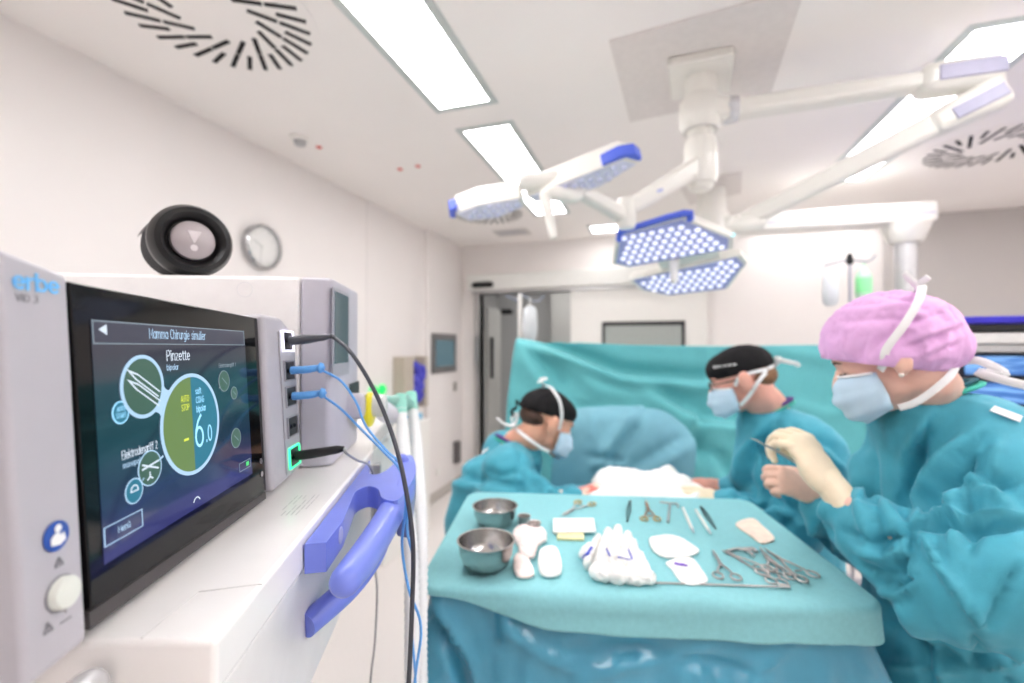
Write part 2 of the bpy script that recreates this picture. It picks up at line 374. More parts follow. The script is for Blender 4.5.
tag(obj('light_switch', box(B(),LF,4.74,4.80,1.10,1.20,0,.015), mat('switch grey',(150,146,140),.5), bevel=.003), 'small grey switch on the wall below the touch screen','switch')
tag(obj('wall_socket', box(B(),LF,4.74,4.84,.28,.52,0,.05), mat('socket dark',(96,92,92),.5), bevel=.003), 'dark wall box low beside the baseboard near the doorway','socket')
tag(obj('socket_plate', box(B(),LF,4.32,4.40,.25,.33,0,.012), WHITEP, bevel=.003), 'white blank plate low on the left wall','wall plate')
# glove dispenser
LG = Fr((XL,0,0),(0,1,0),(0,0,1),(1,0,0))
a=hit(393,357,V((XL,0,0)),V((1,0,0))); b=hit(417,400,V((XL,0,0)),V((1,0,0)))
y0,y1,z0,z1=a.y,b.y,b.z-.05,a.z
gd = thing('glove_dispenser','beige wall dispenser filled with blue violet gloves','dispenser',(XL+.06,(y0+y1)/2,z0))
BEI=mat('beige metal',(190,180,166),.5)
obj('back_plate', box(B(),LG,y0,y1,z0,z1,0,.02), BEI, gd, bevel=.003)
obj('side_panel', box(B(),LG,y0,y0+.16,z0,z1,.02,.12), BEI, gd, bevel=.003); obj('side_panel', box(B(),LG,y1-.06,y1,z0,z1,.02,.12), BEI, gd, bevel=.003)
bm=B(); rnd=random.Random(3)
for k in range(26): ell(bm, LG(y0+.17+rnd.random()*(y1-y0-.25), z0+.06+k/26*(z1-z0-.12), .07+rnd.random()*.03), .05,.05,.035+rnd.random()*.02, seg=10, rings=6)
me=remesh('gloves',bm,.012,3); noisefold(me,.012,14)
finish('gloves', me, mat('violet glove rubber',(72,72,190),.5), gd)
# green sockets
a=hit(372,391,V((XL,0,0)),V((1,0,0)))
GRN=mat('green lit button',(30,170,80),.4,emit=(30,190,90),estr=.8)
for k in range(2):
    s=LG(a.y+k*.13, a.z, .0)
    tag(obj('gas_outlet', lathe(B(),Fr(s,(0,1,0),(0,0,1),(1,0,0)),[(.045,0),(.045,.02),(.03,.035),(0,.035)],20), GRN), ('green round outlet on the left wall, nearer one' if k==0 else 'green round outlet on the left wall, farther one'),'outlet','green wall outlets')
tag(obj('supply_cabinet', box(B(),WF,XL+.06,XL+.34,2.9,3.6,0,.98), WHITEP, bevel=.006), 'low white cabinet along the left wall behind the hoses','cabinet')
tag(obj('paper_towel_pack', box(B(),WF,XL+.14,XL+.30,3.42,3.54,.981,1.03), mat('pack blue',(120,190,225),.5), bevel=.01), 'light blue pack lying on the low white cabinet','pack')
# wall clock
a=hit(260,247,V((XL,0,0)),V((1,0,0))); ck=thing('wall_clock','round white wall clock with chrome rim above the speaker','clock',(XL,a.y,a.z))
FC=Fr((XL,a.y,a.z),(0,1,0),(0,0,1),(1,0,0)); R=.128
obj('rim', lathe(B(),FC,[(R,0),(R,.04),(R-.008,.045),(R-.016,.03),(R-.016,0)],48), mat('chrome rim',(190,190,192),.12,1), ck, smooth=True)
obj('dial', lathe(B(),FC,[(R-.016,.002),(R-.016,.012),(0,.012)],48), WHITEP, ck)
for k in range(12):
    f=FC.rot(k*math.pi/6); obj('hour_mark', box(B(),f,.088,.100,-.002,.002,.0121,.0125), DARK, ck)
f=FC.rot(math.radians(150)); obj('hour_hand', box(B(),f,-.01,.06,-.003,.003,.013,.0135), DARK, ck)
f=FC.rot(math.radians(262)); obj('minute_hand', box(B(),f,-.01,.085,-.002,.002,.0138,.0142), DARK, ck)
obj('cover_glass', lathe(B(),FC,[(R-.017,.030),(R-.017,.033),(0,.033)],48), mat('clear glass',(255,255,255),.02,alpha=.25,coat=1,var=0), ck, smooth=True)
# ---------------------------------------------------------------- ceiling things
light(-1.015,.54,2.04,'long recessed light panel nearest the camera beside the swirl vent')
light(-1.0,2.30,3.95,'recessed light panel whose far end hides behind the left surgical lamp')
light(-.60,4.50,4.74,'recessed light panel just before the sliding door')
light(1.15,2.13,3.80,'recessed light panel behind the folded lamp arms')
light(1.02,4.60,4.87,'added short light panel hidden above the far end of the pendant beam')  # added out of sight behind the beam to brighten the far wall
light(1.56,4.60,4.87,'added short light panel hidden above the drop tube of the pendant')  # second hidden panel, added for the same bright far wall
light(1.15,.20,1.70,'recessed light panel right of the lamp mounting plate')
for x0 in (-1.0,1.15):
    light(x0,-1.2,.3,'recessed light panel in the rear half of the room, '+('device side' if x0<0 else 'nurse side'))
light(2.9,.3,1.8,'recessed light panel along the right wall, rear one'); light(2.9,2.3,3.8,'recessed light panel along the right wall, front one')
SLOT=mat('vent slot dark',(30,28,30),.8)
def swirl(cx,cy,lab):
    o=thing('swirl_diffuser',lab,'air vent',(cx,cy,CEIL),'ceiling swirl air diffusers')
    obj('face_plate', prism(B(),WF,[(cx+.345*math.cos(t),cy+.345*math.sin(t)) for t in [k*math.pi/24 for k in range(48)]],CEIL-.003,CEIL-.0002), CEILM, o)
    bm=B(); n=30
    for k in range(n):
        a=2*math.pi*k/n; f=Fr((cx,cy,CEIL-.0045),(math.cos(a+.0),math.sin(a),0),(0,0,1),(0,0,-1))
        t_=-.50; cc=f(.212,0,0); g=Fr(cc,f.x*math.cos(t_)+f.y*math.sin(t_),f.y,f.z)
        if k%2==0: box(bm,g,-.100,-.004,-.0085,.0085,-.0012,.0012); box(bm,g,.004,.108,-.0085,.0085,-.0012,.0012)
        else: box(bm,g,.012,.110,-.0085,.0085,-.0012,.0012)
    obj('slots', bm, SLOT, o)
swirl(-1.50,1.23,'round swirl vent in the ceiling nearest the camera'); swirl(1.92,3.42,'round swirl vent in the ceiling beyond the folded lamp arms'); swirl(-1.42,3.8,'round swirl vent behind the left surgical lamp')
a=atz(300,138,CEIL); sd=thing('smoke_detector','round smoke detector on the ceiling over the wall clock','smoke detector',a)
f=Fr((a.x,a.y,CEIL),(1,0,0),(0,-1,0)); obj('base', lathe(B(),f,[(.055,0),(.055,.012),(.045,.018),(0,.018)]), WHITEP, sd, smooth=True); obj('sensor_head', lathe(B(),f,[(.035,.018),(.032,.036),(.022,.044),(0,.044)]), mat('detector grey',(176,176,178),.5), sd, smooth=True)
RED=mat('red dot',(214,84,78),.5)
for (px,py,l) in ((319,147,'red dot on the ceiling next to the smoke detector'),(400,169,'red ceiling dot, left one of the pair near the long light'),(418,166,'red ceiling dot, right one of the pair near the long light')):
    a=atz(px,py,CEIL); tag(obj('marker_dot', lathe(B(),Fr((a.x,a.y,CEIL),(1,0,0),(0,-1,0)),[(.018,0),(.016,.005),(0,.006)],20), RED), l,'marker','red ceiling marker dots')
a=atz(512,232,CEIL); o=thing('ceiling_grille','small rectangular white grille in the ceiling before the sliding door','air vent',(a.x,a.y,CEIL))
obj('frame', box(B(),WF,a.x-.18,a.x+.18,a.y-.12,a.y+.12,CEIL-.008,CEIL-.0005), mat('grille white',(214,210,206),.5), o)
bm=B(); 
for k in range(5): box(bm,WF,a.x-.15,a.x+.15,a.y-.09+k*.04,a.y-.078+k*.04,CEIL-.010,CEIL-.008)
obj('slats', bm, GREYP, o)
# ================================================================ device on its tray, in device axes
TH = math.radians(6.9)
DU = -RT*math.sin(TH)+LV*math.cos(TH); DVv = RT*math.cos(TH)+LV*math.sin(TH)
DF = Fr(CAM, DU, ZV.cross(DU), ZV)      # x away from the viewer, y = -v
class DFr:                              # (u, v, w) -> world
    def __init__(s): s.x=DU; s.y=DVv; s.z=ZV; s.o=CAM
    def __call__(s,a,b=0,c=0): return s.o+s.x*a+s.y*b+s.z*c
D = DFr()
TT = math.radians(3.5)
SX = DU; SY = ZV*math.cos(TT)-DVv*math.sin(TT); SN = DVv*math.cos(TT)+ZV*math.sin(TT)
class VFr:                              # screen plane frame: s along the front, t up, n out
    def __init__(s,o): s.o=o; s.x=SX; s.y=SY; s.z=SN
    def __call__(s,a,b=0,c=0): return s.o+s.x*a+s.y*b+s.z*c
VO = D(.43,-.222,-.06); VF = VFr(VO)
class TFr(Fr):
    def __init__(s,o,x,y,z): s.o=V(o); s.x=x; s.y=y; s.z=z
def scr(px,py,n=0):
    p=hit(px,py,VO+SN*n,SN)-VO; return p.dot(SX),p.dot(SY)
# ---- equipment tray unit
TRAYW = mat('tray white lacquer', (248,246,244), .26, var=.01, coat=.3)
base = D(.9,-.5,-HC)
tr = thing('equipment_console','white anaesthesia console with tray top, monitor housing and blue violet handles','medical console',base)
zs=-.175
# near corner is chamfered
out=[(.292,-.142),(.80,-.142),(.93,-.165),(1.25,-.165),(1.25,-.95),(.302,-.95),(.300,-.218),(.298,-.188)]
bm=B(); 
class G2:                                # plan frame u,v at height w
    def __call__(s,a,b,c): return D(a,b,c)
prism(bm, G2(), out, zs-.034, zs)
obj('tray_top', bm, TRAYW, tr, bevel=.004, seg=3)
bm=B(); prism(bm, G2(), [(u+.002 if u<.4 else u-.003, v-.0035) for u,v in out], -.342, zs-.0345); obj('drawer_body', bm, mat('console body white',(232,230,228),.32), tr, bevel=.006, seg=3)
bm=B(); prism(bm, G2(), [(.5,-.36),(1.15,-.36),(1.15,-.9),(.5,-.9)], -1.50, -.345); obj('base_cabinet', bm, mat('console base grey',(196,196,198),.4), tr, bevel=.01)
bm=B(); prism(bm, G2(), [(.42,-.30),(1.2,-.30),(1.2,-.95),(.42,-.95)], -1.54, -1.50); obj('foot_frame', bm, GREYP, tr, bevel=.01)
for (uu,vv) in ((.5,-.36),(1.12,-.36),(.5,-.89),(1.12,-.89)):
    f=Fr(D(uu,vv,-HC+.035),DU,ZV); bm=B(); lathe(bm,Fr(D(uu,vv-.015,-HC+.035),DU,ZV,-DVv),[(.0,0),(.035,0),(.035,-.03),(0,-.03)]); obj('caster', bm, DARK, tr, smooth=True)
SEAM=mat('seam grey',(206,204,202),.6)
def seam(a,b,w0,w1,nm='panel_seam',wd=.0005):
    A=D(*a,w0); Bq=D(*b,w1); dd=(Bq-A).normalized(); obj(nm, tube(B(),[A,Bq],wd,n=1,seg=6), SEAM, tr)
seam((.3005,-.188),(.352,-.183),zs,zs); seam((.352,-.183),(.358,-.1425),zs,zs); seam((.3,-.2055),(.3,-.2055),zs-.002,zs-.033); 
# near side rail with rounded end
o=D(0,0,0)
e=atz(112,670,HC-.195); q=e-CAM; eu,ev=q.dot(DU),q.dot(DVv)
obj('side_rail', tube(B(),[D(.288,-.208,-.194),D(.18,-.208,-.194),D(.06,-.208,-.194)],.0100,dome=True,n=1,seg=20), mat('rail enamel',(206,206,208),.25,.3), tr, smooth=True)

# small printed notice on tray
bm=B(); 
for k in range(4):
    for j in range(6):
        if (k*7+j*3)%5: 
            u0=.50+k*.017; v0=-.186+j*.0048; box(bm,G2(),u0,u0+.013,v0,v0+.0009,zs+.0001,zs+.0004)
obj('printed_notice', bm, mat('print grey',(190,188,188),.6), tr)
# monitor housing
HU0,HU1,HV1,HT=.69,.895,-.181,.102
HW = mat('housing white',(238,236,234),.33)
bm=B(); prism(bm,G2(),[(HU0,-.226),(HU0,-.80),(1.05,-.80),(1.05,-.226)],zs+.001,HT); obj('monitor_housing', bm, HW, tr, bevel=.006, seg=3)
bm=B(); prism(bm,G2(),[(HU0-.001,-.225),(HU0+.004,HV1-.006),(HU0+.014,HV1),(HU1-.03,HV1),(HU1,HV1-.03),(HU1+.02,-.225)],zs+.001,HT-.0005)
obj('side_bezel', bm, LILAC, tr, bevel=.005, seg=3)
def sd(px,py,v0=HV1):
    p=hit(px,py,D(0,v0,0),DVv)-CAM; return p.dot(DU),p.z
SDF = TFr(D(0,HV1,0),DU,ZV,DVv)
u0,w0=sd(333,291); u1,w1=sd(346,362)
obj('side_frame', box(B(),SDF,u0-.006,u1+.012,w1-.02,w0+.006,.0,.0025), mat('frame lilac',(168,168,178),.4), tr, bevel=.001)
obj('side_display', box(B(),SDF,u0,u1,w1,w0,.0026,.0036), mat('side glass teal reflection',(40,54,60),.08,emit=(70,104,112),estr=.25), tr)  # teal glow paints a reflection onto the dark screen
u2,w2=sd(349,384); u3,w3=sd(358,404)
obj('connector_recess', box(B(),SDF,u2,u3,w3,w2,.0002,.002), DARK, tr)
obj('vent_knob', lathe(B(),TFr(D(.80,HV1,-.10),DU,ZV,DVv),[(.022,0),(.022,.018),(.018,.024),(0,.024)],28), LILAC, tr, smooth=True)
obj('filter_port', lathe(B(),TFr(D(.845,HV1,-.105),DU,ZV,DVv),[(.020,0),(.020,.05),(.014,.055),(0,.055)],24), mat('clear port',(214,216,214),.2), tr, smooth=True)
bm=B(); lathe(bm,TFr(D(.845,HV1+.018,-.112),DU,ZV,DVv),[(0,0),(.026,0),(.031,.004),(.031,.010),(.026,.014),(0,.014)],28); obj('yellow_filter', bm, mat('filter yellow',(238,226,40),.4), tr, smooth=True)
bm=B(); f=TFr(D(HU0-.0016,-.30,HT-.02),-DVv,ZV,-DU); ring2(bm,f,.010,.0108,0,.0006); obj('housing_mark', bm, mat('mark faint',(222,222,222),.5), tr)
# ---- handles (violet blue)
hz=-.183
PL=[(.445,-.1405),(.447,-.121),(.50,-.119),(.56,-.124),(.600,-.127),(.620,-.116),(.606,-.101),(.57,-.090),(.56,-.070),(.62,-.062),(.69,-.060),(.775,-.072),(.79,-.083),(.78,-.096),(.735,-.099),(.695,-.105),(.676,-.116),(.69,-.128),(.73,-.134),(.76,-.139),(.76,-.1405)]
PLC=[(p.x,p.y) for p in cat([V(q+(0,)) for q in PL[2:-1]],4)]
bm=B(); prism(bm,G2(),PL[:2]+PLC+PL[-1:],hz-.028,hz); obj('handle_bracket', bm, BLUEP, tr, bevel=.006, seg=3)
obj('handle_grip', tube(B(),[D(.655,-.074,-.197),D(.595,-.077,-.200),D(.52,-.083,-.203),D(.45,-.090,-.203),D(.412,-.096,-.203)],[.0155,.0165,.0158,.0150,.0135],seg=24,dome=True), BLUEP, tr, smooth=True)
obj('lower_handle', tube(B(),[D(.60,-.092,-.225),D(.56,-.098,-.245),D(.52,-.116,-.262),D(.465,-.1455,-.270)],[.013,.0135,.013,.012],seg=20), BLUEP, tr, smooth=True)
obj('handle_end_cap', tube(B(),[D(.752,-.088,-.184),D(.752,-.088,-.215)],[.012,.012],seg=20,n=1,dome=True), BLUEP, tr, smooth=True)
bm=B(); prism(bm,G2(),[(.60,-.0585),(.76,-.0665),(.77,-.085),(.61,-.078)],hz-.065,hz-.03); obj('handle_side_cover', bm, mat('cover slate blue',(120,126,168),.4), tr, bevel=.004)
bm=B(); ell(bm, D(.492,-.1195,hz-.012),.0075,.002,.009,TFr(V((0,0,0)),DU,DVv,ZV)); obj('handle_screw_cap', bm, mat('cap light violet',(178,182,220),.4), tr, smooth=True)
bm=B(); prism(bm,G2(),[(.80,-.145),(.815,-.145),(.815,-.13),(.80,-.13)],-.33,-.20); obj('rail_clamp', bm, ALU, tr, bevel=.002)

# ---- electrosurgical unit
uz = scr(85,640,.004)
vb = D(.47,-.42,zs)
vu = thing('electrosurgical_unit','light grey electrosurgical generator with large black touch screen, nearest device','medical device',vb)
VG = mat('generator light grey',(182,180,187),.38, var=.015)
GLASS = mat('black screen glass',(9,9,11),.07, var=.0, ior=1.34)
def vprism(pts,n0,n1): return prism(B(),VF,pts,n0,n1)
# main case behind the front
bm=B(); yb=(zs+.06+.004)
bm2=prism(bm, G2(), [(.252,-.233),(.655,-.233),(.655,-.60),(.252,-.60)], zs+.002, .036)
obj('case', bm, VG, vu, bevel=.006)
gl=[scr(69,281),scr(257.5,318),scr(266.5,490.5),scr(91,611)]
obj('glass_front', vprism(gl,-.012,0), GLASS, vu, bevel=.0015)
bm=B(); a=gl[3]; b=gl[2]; prism(bm,VF,[(a[0],a[1]-.001),(b[0],b[1]-.001),(b[0],b[1]-.009),(a[0],a[1]-.011)],-.012,-.001); obj('bottom_lip', bm, mat('lip anthracite',(70,66,68),.4), vu)
lp=[scr(-16,243.5,.004),scr(68.5,275,.004),scr(88.5,641,.004),scr(10,700,.004)]
lp=[(-.195,.1105),(lp[1][0],lp[1][1]),(lp[2][0],lp[2][1]),(-.195,-.112)]
bm=vprism([(-.178,lp[0][1]-.001),lp[1],(lp[2][0],-.1095),(-.176,-.1105)],-.03,.004); obj('left_panel', bm, VG, vu, bevel=.0035, seg=4)
PV=TFr(VO+SN*.004,SX,SY,SN)
f=PV.at if hasattr(PV,'at') else None
def vfr(px,py,n=.0045):
    s,t=scr(px,py,n); return TFr(VF(s,t,n),SX,SY,SN), s, t
# logo and marks on left panel
g,s,t=vfr(37,284); text('erbe', g, .0095, mat('logo light blue',(116,196,250),.5), vu, 'brand_lettering', sx=1.35, wt=.24)
g,s,t=vfr(27,299); text('VIO 3', g, .0042, mat('print mid grey',(140,138,142),.5), vu, 'model_lettering', sx=1.2)
g,s,t=vfr(56,536); bm=B(); lathe(bm,g,[(.0080,0),(.0080,.0004),(0,.0004)],40); bd=obj('reader_badge', bm, mat('badge blue',(44,84,170),.4), vu)
g2=TFr(g(0,0,.0006),SX*.7,SY*.7,SN); WHT=mat('badge white',(240,240,240),.5)
bm=B(); lathe(bm,TFr(g2(.001,.0055),SX,SY,SN),[(.0021,0),(.0021,.0003),(0,.0003)],16); prism(bm,g2,[(-.006,-.001),(-.003,.002),(.0005,.0025),(.003,.001),(.002,-.001),(.006,.001),(.0072,-.005),(.002,-.0075),(-.0055,-.006)],0,.0003); obj('badge_figure', bm, WHT, bd)
g,s,t=vfr(60,593,.004); pb=obj('power_button', lathe(B(),g,[(.0086,0),(.0086,.0035),(.0078,.0048),(0,.0051)],40), mat('button ivory',(222,226,218),.4), vu, smooth=True)
obj('button_ring', ring2(B(),g,.0086,.0094,0,.0008,40), mat('ring grey',(130,130,136),.4), vu)
PM=mat('print dark grey',(120,118,124),.5)
def tri(g,r,m,par,name='warning_mark'):
    bm=B()
    pts=[(r*math.cos(a),r*math.sin(a)) for a in (math.pi/2,math.pi/2+2.094,math.pi/2+4.189)]
    for i in range(3):
        a,b=V(pts[i]+(0,)),V(pts[(i+1)%3]+(0,)); d=(b-a).normalized(); nn=V((-d.y,d.x,0))*r*.11
        prism(bm,g,[((a-nn).x,(a-nn).y),((b-nn).x,(b-nn).y),((b+nn).x,(b+nn).y),((a+nn).x,(a+nn).y)],0,.0002)
    box(bm,g,-r*.07,r*.07,-r*.25,r*.35,0,.0002)
    return obj(name,bm,m,par)
g,s,t=vfr(59,563); tri(g,.003,PM,vu)
g,s,t=vfr(48,629); tri(g,.0032,PM,vu)
g,s,t=vfr(66,620); obj('standby_line', box(B(),g,-.0035,.0035,-.0003,.0003,0,.0002), PM, vu); obj('standby_tick', box(B(),TFr(g(0,.006),SX,SY,SN),-.0003,.0003,-.0018,.0018,0,.0002), PM, vu)
# right column with sockets
rp=[(gl[1][0]+.0005,.0985),(.180,.097),(.212,.084),(.219,.05),(.219,-.104),(gl[1][0]+.0005,-.1085)]
obj('front_column', vprism(rp,-.03,.006), VG, vu, bevel=.006, seg=4)
obj('socket_strip', vprism([(.165,.080),(.2165,.070),(.2165,-.100),(.165,-.100)],.006,.0078), mat('strip grey',(176,176,182),.4), vu, bevel=.001)
ports=[(281,341),(286,371),(288,397),(290,427),(292.5,457)]
PF=[]
for i,(px,py) in enumerate(ports):
    s,t=scr(px,py,.008); s=.190; g=TFr(VF(s,t,.008),SX,SY,SN); PF.append(g)
    hw,hh=.0165,.0115
    bm=B(); 
    for q in ((-hw-.0018,hw+.0018,hh,hh+.0018),(-hw-.0018,hw+.0018,-hh-.0018,-hh),(-hw-.0018,-hw,-hh,hh),(hw,hw+.0018,-hh,hh)): box(bm,g,*q,-.001,.0022)
    fm = mat('socket frame lit white',(240,240,255),.4,emit=(236,232,255),estr=1.3) if i==0 else mat('socket frame lit green',(60,220,160),.4,emit=(50,235,150),estr=1.1) if i==4 else mat('socket frame grey',(150,150,158),.4)
    so=obj('socket', box(B(),g,-hw,hw,-hh,hh,-.0005,.0008), mat('socket black',(22,22,26),.3), vu)
    obj('socket_frame', bm, fm, so, bevel=.0006)
    bm=B()
    for a in (-.008,.004): lathe(bm,TFr(g(a+.002,0,.0008),SX,SY,SN),[(.0028,0),(.0028,.0012),(.0018,.0012),(.0018,.0002),(0,.0002)],16)
    obj('contact_ring', bm, mat('contact grey',(40,40,44),.3,.6), so)
# ---- display and its picture
dp=[scr(92,320,.0004),scr(246,345,.0004),scr(250,478,.0004),scr(103,560,.0004)]
s0=-.1175; s1=.0885; t0=-.0755; t1=.0775
def uimat(name,col,st=1.0):
    return mat(name,(8,8,8),.3,var=0,emit=col,estr=st)
dm = bpy.data.materials.new('display picture'); dm.use_nodes=True; nt=dm.node_tree; bs=nt.nodes['Principled BSDF']; bs.inputs['Base Color'].default_value=(.005,.006,.008,1); bs.inputs['Roughness'].default_value=.08
tc=nt.nodes.new('ShaderNodeTexCoord'); sp=nt.nodes.new('ShaderNodeSeparateXYZ'); nt.links.new(tc.outputs['Generated'],sp.inputs[0])
rp_=nt.nodes.new('ShaderNodeValToRGB'); nt.links.new(sp.outputs['Z'],rp_.inputs[0])
els=rp_.color_ramp.elements; els[0].position=0; els[0].color=srgb((58,58,112))+(1,); els[1].position=1; els[1].color=srgb((66,66,82))+(1,)
for p,c in ((.16,(46,56,98)),(.3,(34,58,84)),(.5,(30,66,78)),(.72,(44,66,78)),(.86,(58,60,76))):
    e=els.new(p); e.color=srgb(c)+(1,)
nt.links.new(rp_.outputs[0],bs.inputs['Emission Color']); bs.inputs['Emission Strength'].default_value=.46
DO=obj('display', prism(B(),VF,[(s0,t0),(s1,t0),(s1,t1),(s0,t1)],.0001,.0004), dm, vu)
UW=uimat('ui white',(214,226,240),.66); UB=uimat('ui pale blue',(172,204,232),.66); UG=uimat('ui dark green',(66,98,84),.6); UO=uimat('ui olive',(106,132,74),.62); UT=uimat('ui teal blue',(44,116,140),.62); UY=uimat('ui yellow',(206,214,70),.8); UC=uimat('ui light blue',(150,206,240),.9); UGR=uimat('ui green lamp',(70,200,90),.8); UD=uimat('ui grey line',(140,156,166),.55)
def U(px,py,n=.0006): s,t=scr(px,py,n); return TFr(VF(s,t,n),SX,SY,SN),s,t
def uline(a,b,wd,m,name='screen_line',n=.0006):
    s0_,t0_=scr(*a,n); s1_,t1_=scr(*b,n); d=V((s1_-s0_,t1_-t0_,0)); L=d.length; d/=L; nn=V((-d.y,d.x,0))*wd/2
    return prism(B(),VF,[(s0_-nn.x,t0_-nn.y),(s1_-nn.x,t1_-nn.y),(s1_+nn.x,t1_+nn.y),(s0_+nn.x,t0_+nn.y)],n,n+.0002)
def disc(g,r,m,name,z=0,half=None):
    n=48; A=[2*math.pi*k/n for k in range(n)] if half is None else [math.radians(half[0]+(half[1]-half[0])*k/24) for k in range(25)]
    return obj(name, prism(B(),g,[(r*math.cos(a),r*math.sin(a)) for a in A],z,z+.0002), m, DO)
def circ(px,py,r,wd,mring,mfill,name):
    g,s,t=U(px,py); disc(g,r,mfill,name+'_field'); obj(name+'_ring', ring2(B(),g,r,r+wd,0,.0003,48), mring, DO); return g
def frame(a,b,wd,m,name):   # rectangle in plane from px corners
    s_,t_=scr(*a,.0006); s2,t2=scr(*b,.0006); bm=B()
    for q in ((s_,s2,t_-wd,t_),(s_,s2,t2,t2+wd),(s_,s_+wd,t2,t_),(s2-wd,s2,t2,t_)): box(bm,VF,*q,.0006,.0008)
    return obj(name,bm,m,DO)
# header bar
hb=obj('header_bar', prism(B(),VF,[(s0+.0005,t1-.015),(s1-.002,t1-.015),(s1-.002,t1-.0005),(s0+.0005,t1-.0005)],.0005,.0006), uimat('ui header',(78,78,96),.4), DO)
bm=B(); 
for q in ((s0+.0005,s1-.002,t1-.0012,t1-.0004),(s0+.0005,s1-.002,t1-.0155,t1-.0148),(s0+.0005,s0+.0012,t1-.015,t1),(s1-.0027,s1-.002,t1-.015,t1)): box(bm,VF,*q,.0006,.0008)
obj('header_outline', bm, UD, DO)
g,s,t=U(103,329.5); obj('back_arrow', prism(B(),g,[(-.0038,0),(.003,.0034),(.003,-.0034)],0,.0002), UW, DO)
g,s,t=U(180,337); g=TFr(VF(s,t1-.0078,.0008),SX,SY,SN); text('Mamma Chirurgie simulier', g, .0080, UB, DO, 'header_lettering', sx=.78, ext=.0001)
# large dial
R1=.0395; gc=U(192,424)[0]; cs,ct=scr(192.5,423.5,.0006)
gl_=TFr(VF(cs,ct,.0007),SX,SY,SN)
disc(gl_,R1,UO,'dial_left_half',half=(90,270)); disc(gl_,R1,UT,'dial_right_half',half=(-90,90))
obj('dial_ring', ring2(B(),gl_,R1-.0003,R1+.0027,0,.0004,64), UB, DO)
# tool circle
ts,tt_=scr(143,386.5,.0006); gt=TFr(VF(ts,tt_,.0007),SX,SY,SN); R2=.0204
disc(gt,R2,UG,'tool_field'); obj('tool_ring', ring2(B(),gt,R2-.0003,R2+.0023,0,.0004,56), UB, DO)
# bridge between dial and tool circle
dv=V((cs-ts,ct-tt_,0)); dl=dv.length; ang=math.atan2(dv.y,dv.x); gb=TFr(VF(ts,tt_,.00065),SX*math.cos(ang)+SY*math.sin(ang),-SX*math.sin(ang)+SY*math.cos(ang),SN)
x0=R2*.80; y0=R2*.62; x1=dl-R1*.84; y1=R1*.56
up_=[(x0+(x1-x0)*k/10, (y0+(y1-y0)*k/10)*(1-.42*math.sin(math.pi*k/10))) for k in range(11)]
obj('dial_bridge', prism(B(),gb,up_+[(a,-b) for a,b in up_[::-1]],0,.0001), UB, DO)
disc(TFr(VF(cs,ct,.00095),SX,SY,SN),.0001,UB,'dial_centre')
# tweezers drawing
bm=B()
for off in (-.0032,.0038):
    g=TFr(gt(-.002,off,.0003),SX*math.cos(-.56)+SY*math.sin(-.56),-SX*math.sin(-.56)+SY*math.cos(-.56),SN)
    prism(bm,g,[(-.017,.0004),(-.006,.0030),(.0215,.0030),(.0215,.0021),(-.005,.0021),(-.012,.0004),(-.005,-.0009),(.0215,-.0009),(.0215,-.0018),(-.006,-.0018)],0,.0002)
obj('tweezers_symbol', bm, UW, DO)
# small circles
def small(px,py,r,m1=UB,m2=UG,nm='small_circle',wd=.0008): return circ(px,py,r,wd,m1,m2,nm)
g=small(120.5,412.5,.0068,UC,UT,'auto_button'); text('AUTO\nSTART', TFr(g(0,0,.0004),SX,SY,SN), .0034, UC, DO, 'button_lettering', ext=.0001, sx=.85)
g=small(150,468,.0118,UB,UG,'electrode_circle'); 
bm=B()
for a_,y_ in ((.15,.002),(-.35,.001)):
    gg=TFr(g(0,y_,.0004),SX*math.cos(a_)+SY*math.sin(a_),-SX*math.sin(a_)+SY*math.cos(a_),SN); box(bm,gg,-.009,.009,-.0006,.0006,0,.0002)
for k in range(3):
    a_=math.pi/2+k*2.094; gg=TFr(g(-.001,-.006,.0004),SX*math.cos(a_)+SY*math.sin(a_),-SX*math.sin(a_)+SY*math.cos(a_),SN); box(bm,gg,0,.0035,-.0005,.0005,0,.0002)
obj('electrode_symbol', bm, UW, DO)
g=small(134,491,.0078,UB,UT,'pedal_circle'); bm=B(); box(bm,TFr(g(0,0,.0004),SX,SY,SN),-.004,.004,-.0004,.0004,0,.0002); ring2(bm,TFr(g(0,.0005,.0004),SX,SY,SN),.003,.0038,0,.0002,16,0,180); obj('pedal_symbol', bm, UW, DO)
for (px,py,r) in ((224,381,.0095),(234,393,.0058),(236,438,.0092),):
    g=small(px,py,r,UD,UG,'faint_circle',.0006); obj('faint_symbol', box(B(),TFr(g(0,0,.0004),SX*.8-SY*.6,SX*.6+SY*.8,SN),-r*.6,r*.6,-.0004,.0004,0,.0002), UD, DO)
obj('link_line', uline((158,461),(163,456),.0014,UB), UB, DO); obj('link_line', uline((141,482),(144,478),.0012,UB), UB, DO); obj('link_line', uline((219,388),(221,386),.001,UD), UD, DO)
g,s,t=U(165,359); text('Pinzette', TFr(VF(scr(166,358)[0],scr(166,358)[1]+.0012,.0007),SX,SY,SN), .0088, UW, DO, 'tool_lettering', align='LEFT', ext=.0001, sx=.92)
text('bipolar', TFr(VF(scr(166,368)[0],scr(166,368)[1],.0007),SX,SY,SN), .0048, UB, DO, 'tool_mode_lettering', align='LEFT', ext=.0001)
text('Elektrodengriff 2', TFr(VF(scr(121,458)[0],scr(121,458)[1]+.001,.0007),SX,SY,SN), .0062, UW, DO, 'handle_lettering', align='LEFT', ext=.0001, sx=.72)
text('monopolar', TFr(VF(scr(122,465)[0],scr(122,465)[1]-.001,.0007),SX,SY,SN), .0042, UB, DO, 'handle_mode_lettering', align='LEFT', ext=.0001)
text('Elektrodengriff 1', TFr(VF(scr(218,366)[0],scr(218,366)[1],.0007),SX,SY,SN), .0042, UD, DO, 'faint_lettering', align='LEFT', ext=.0001)
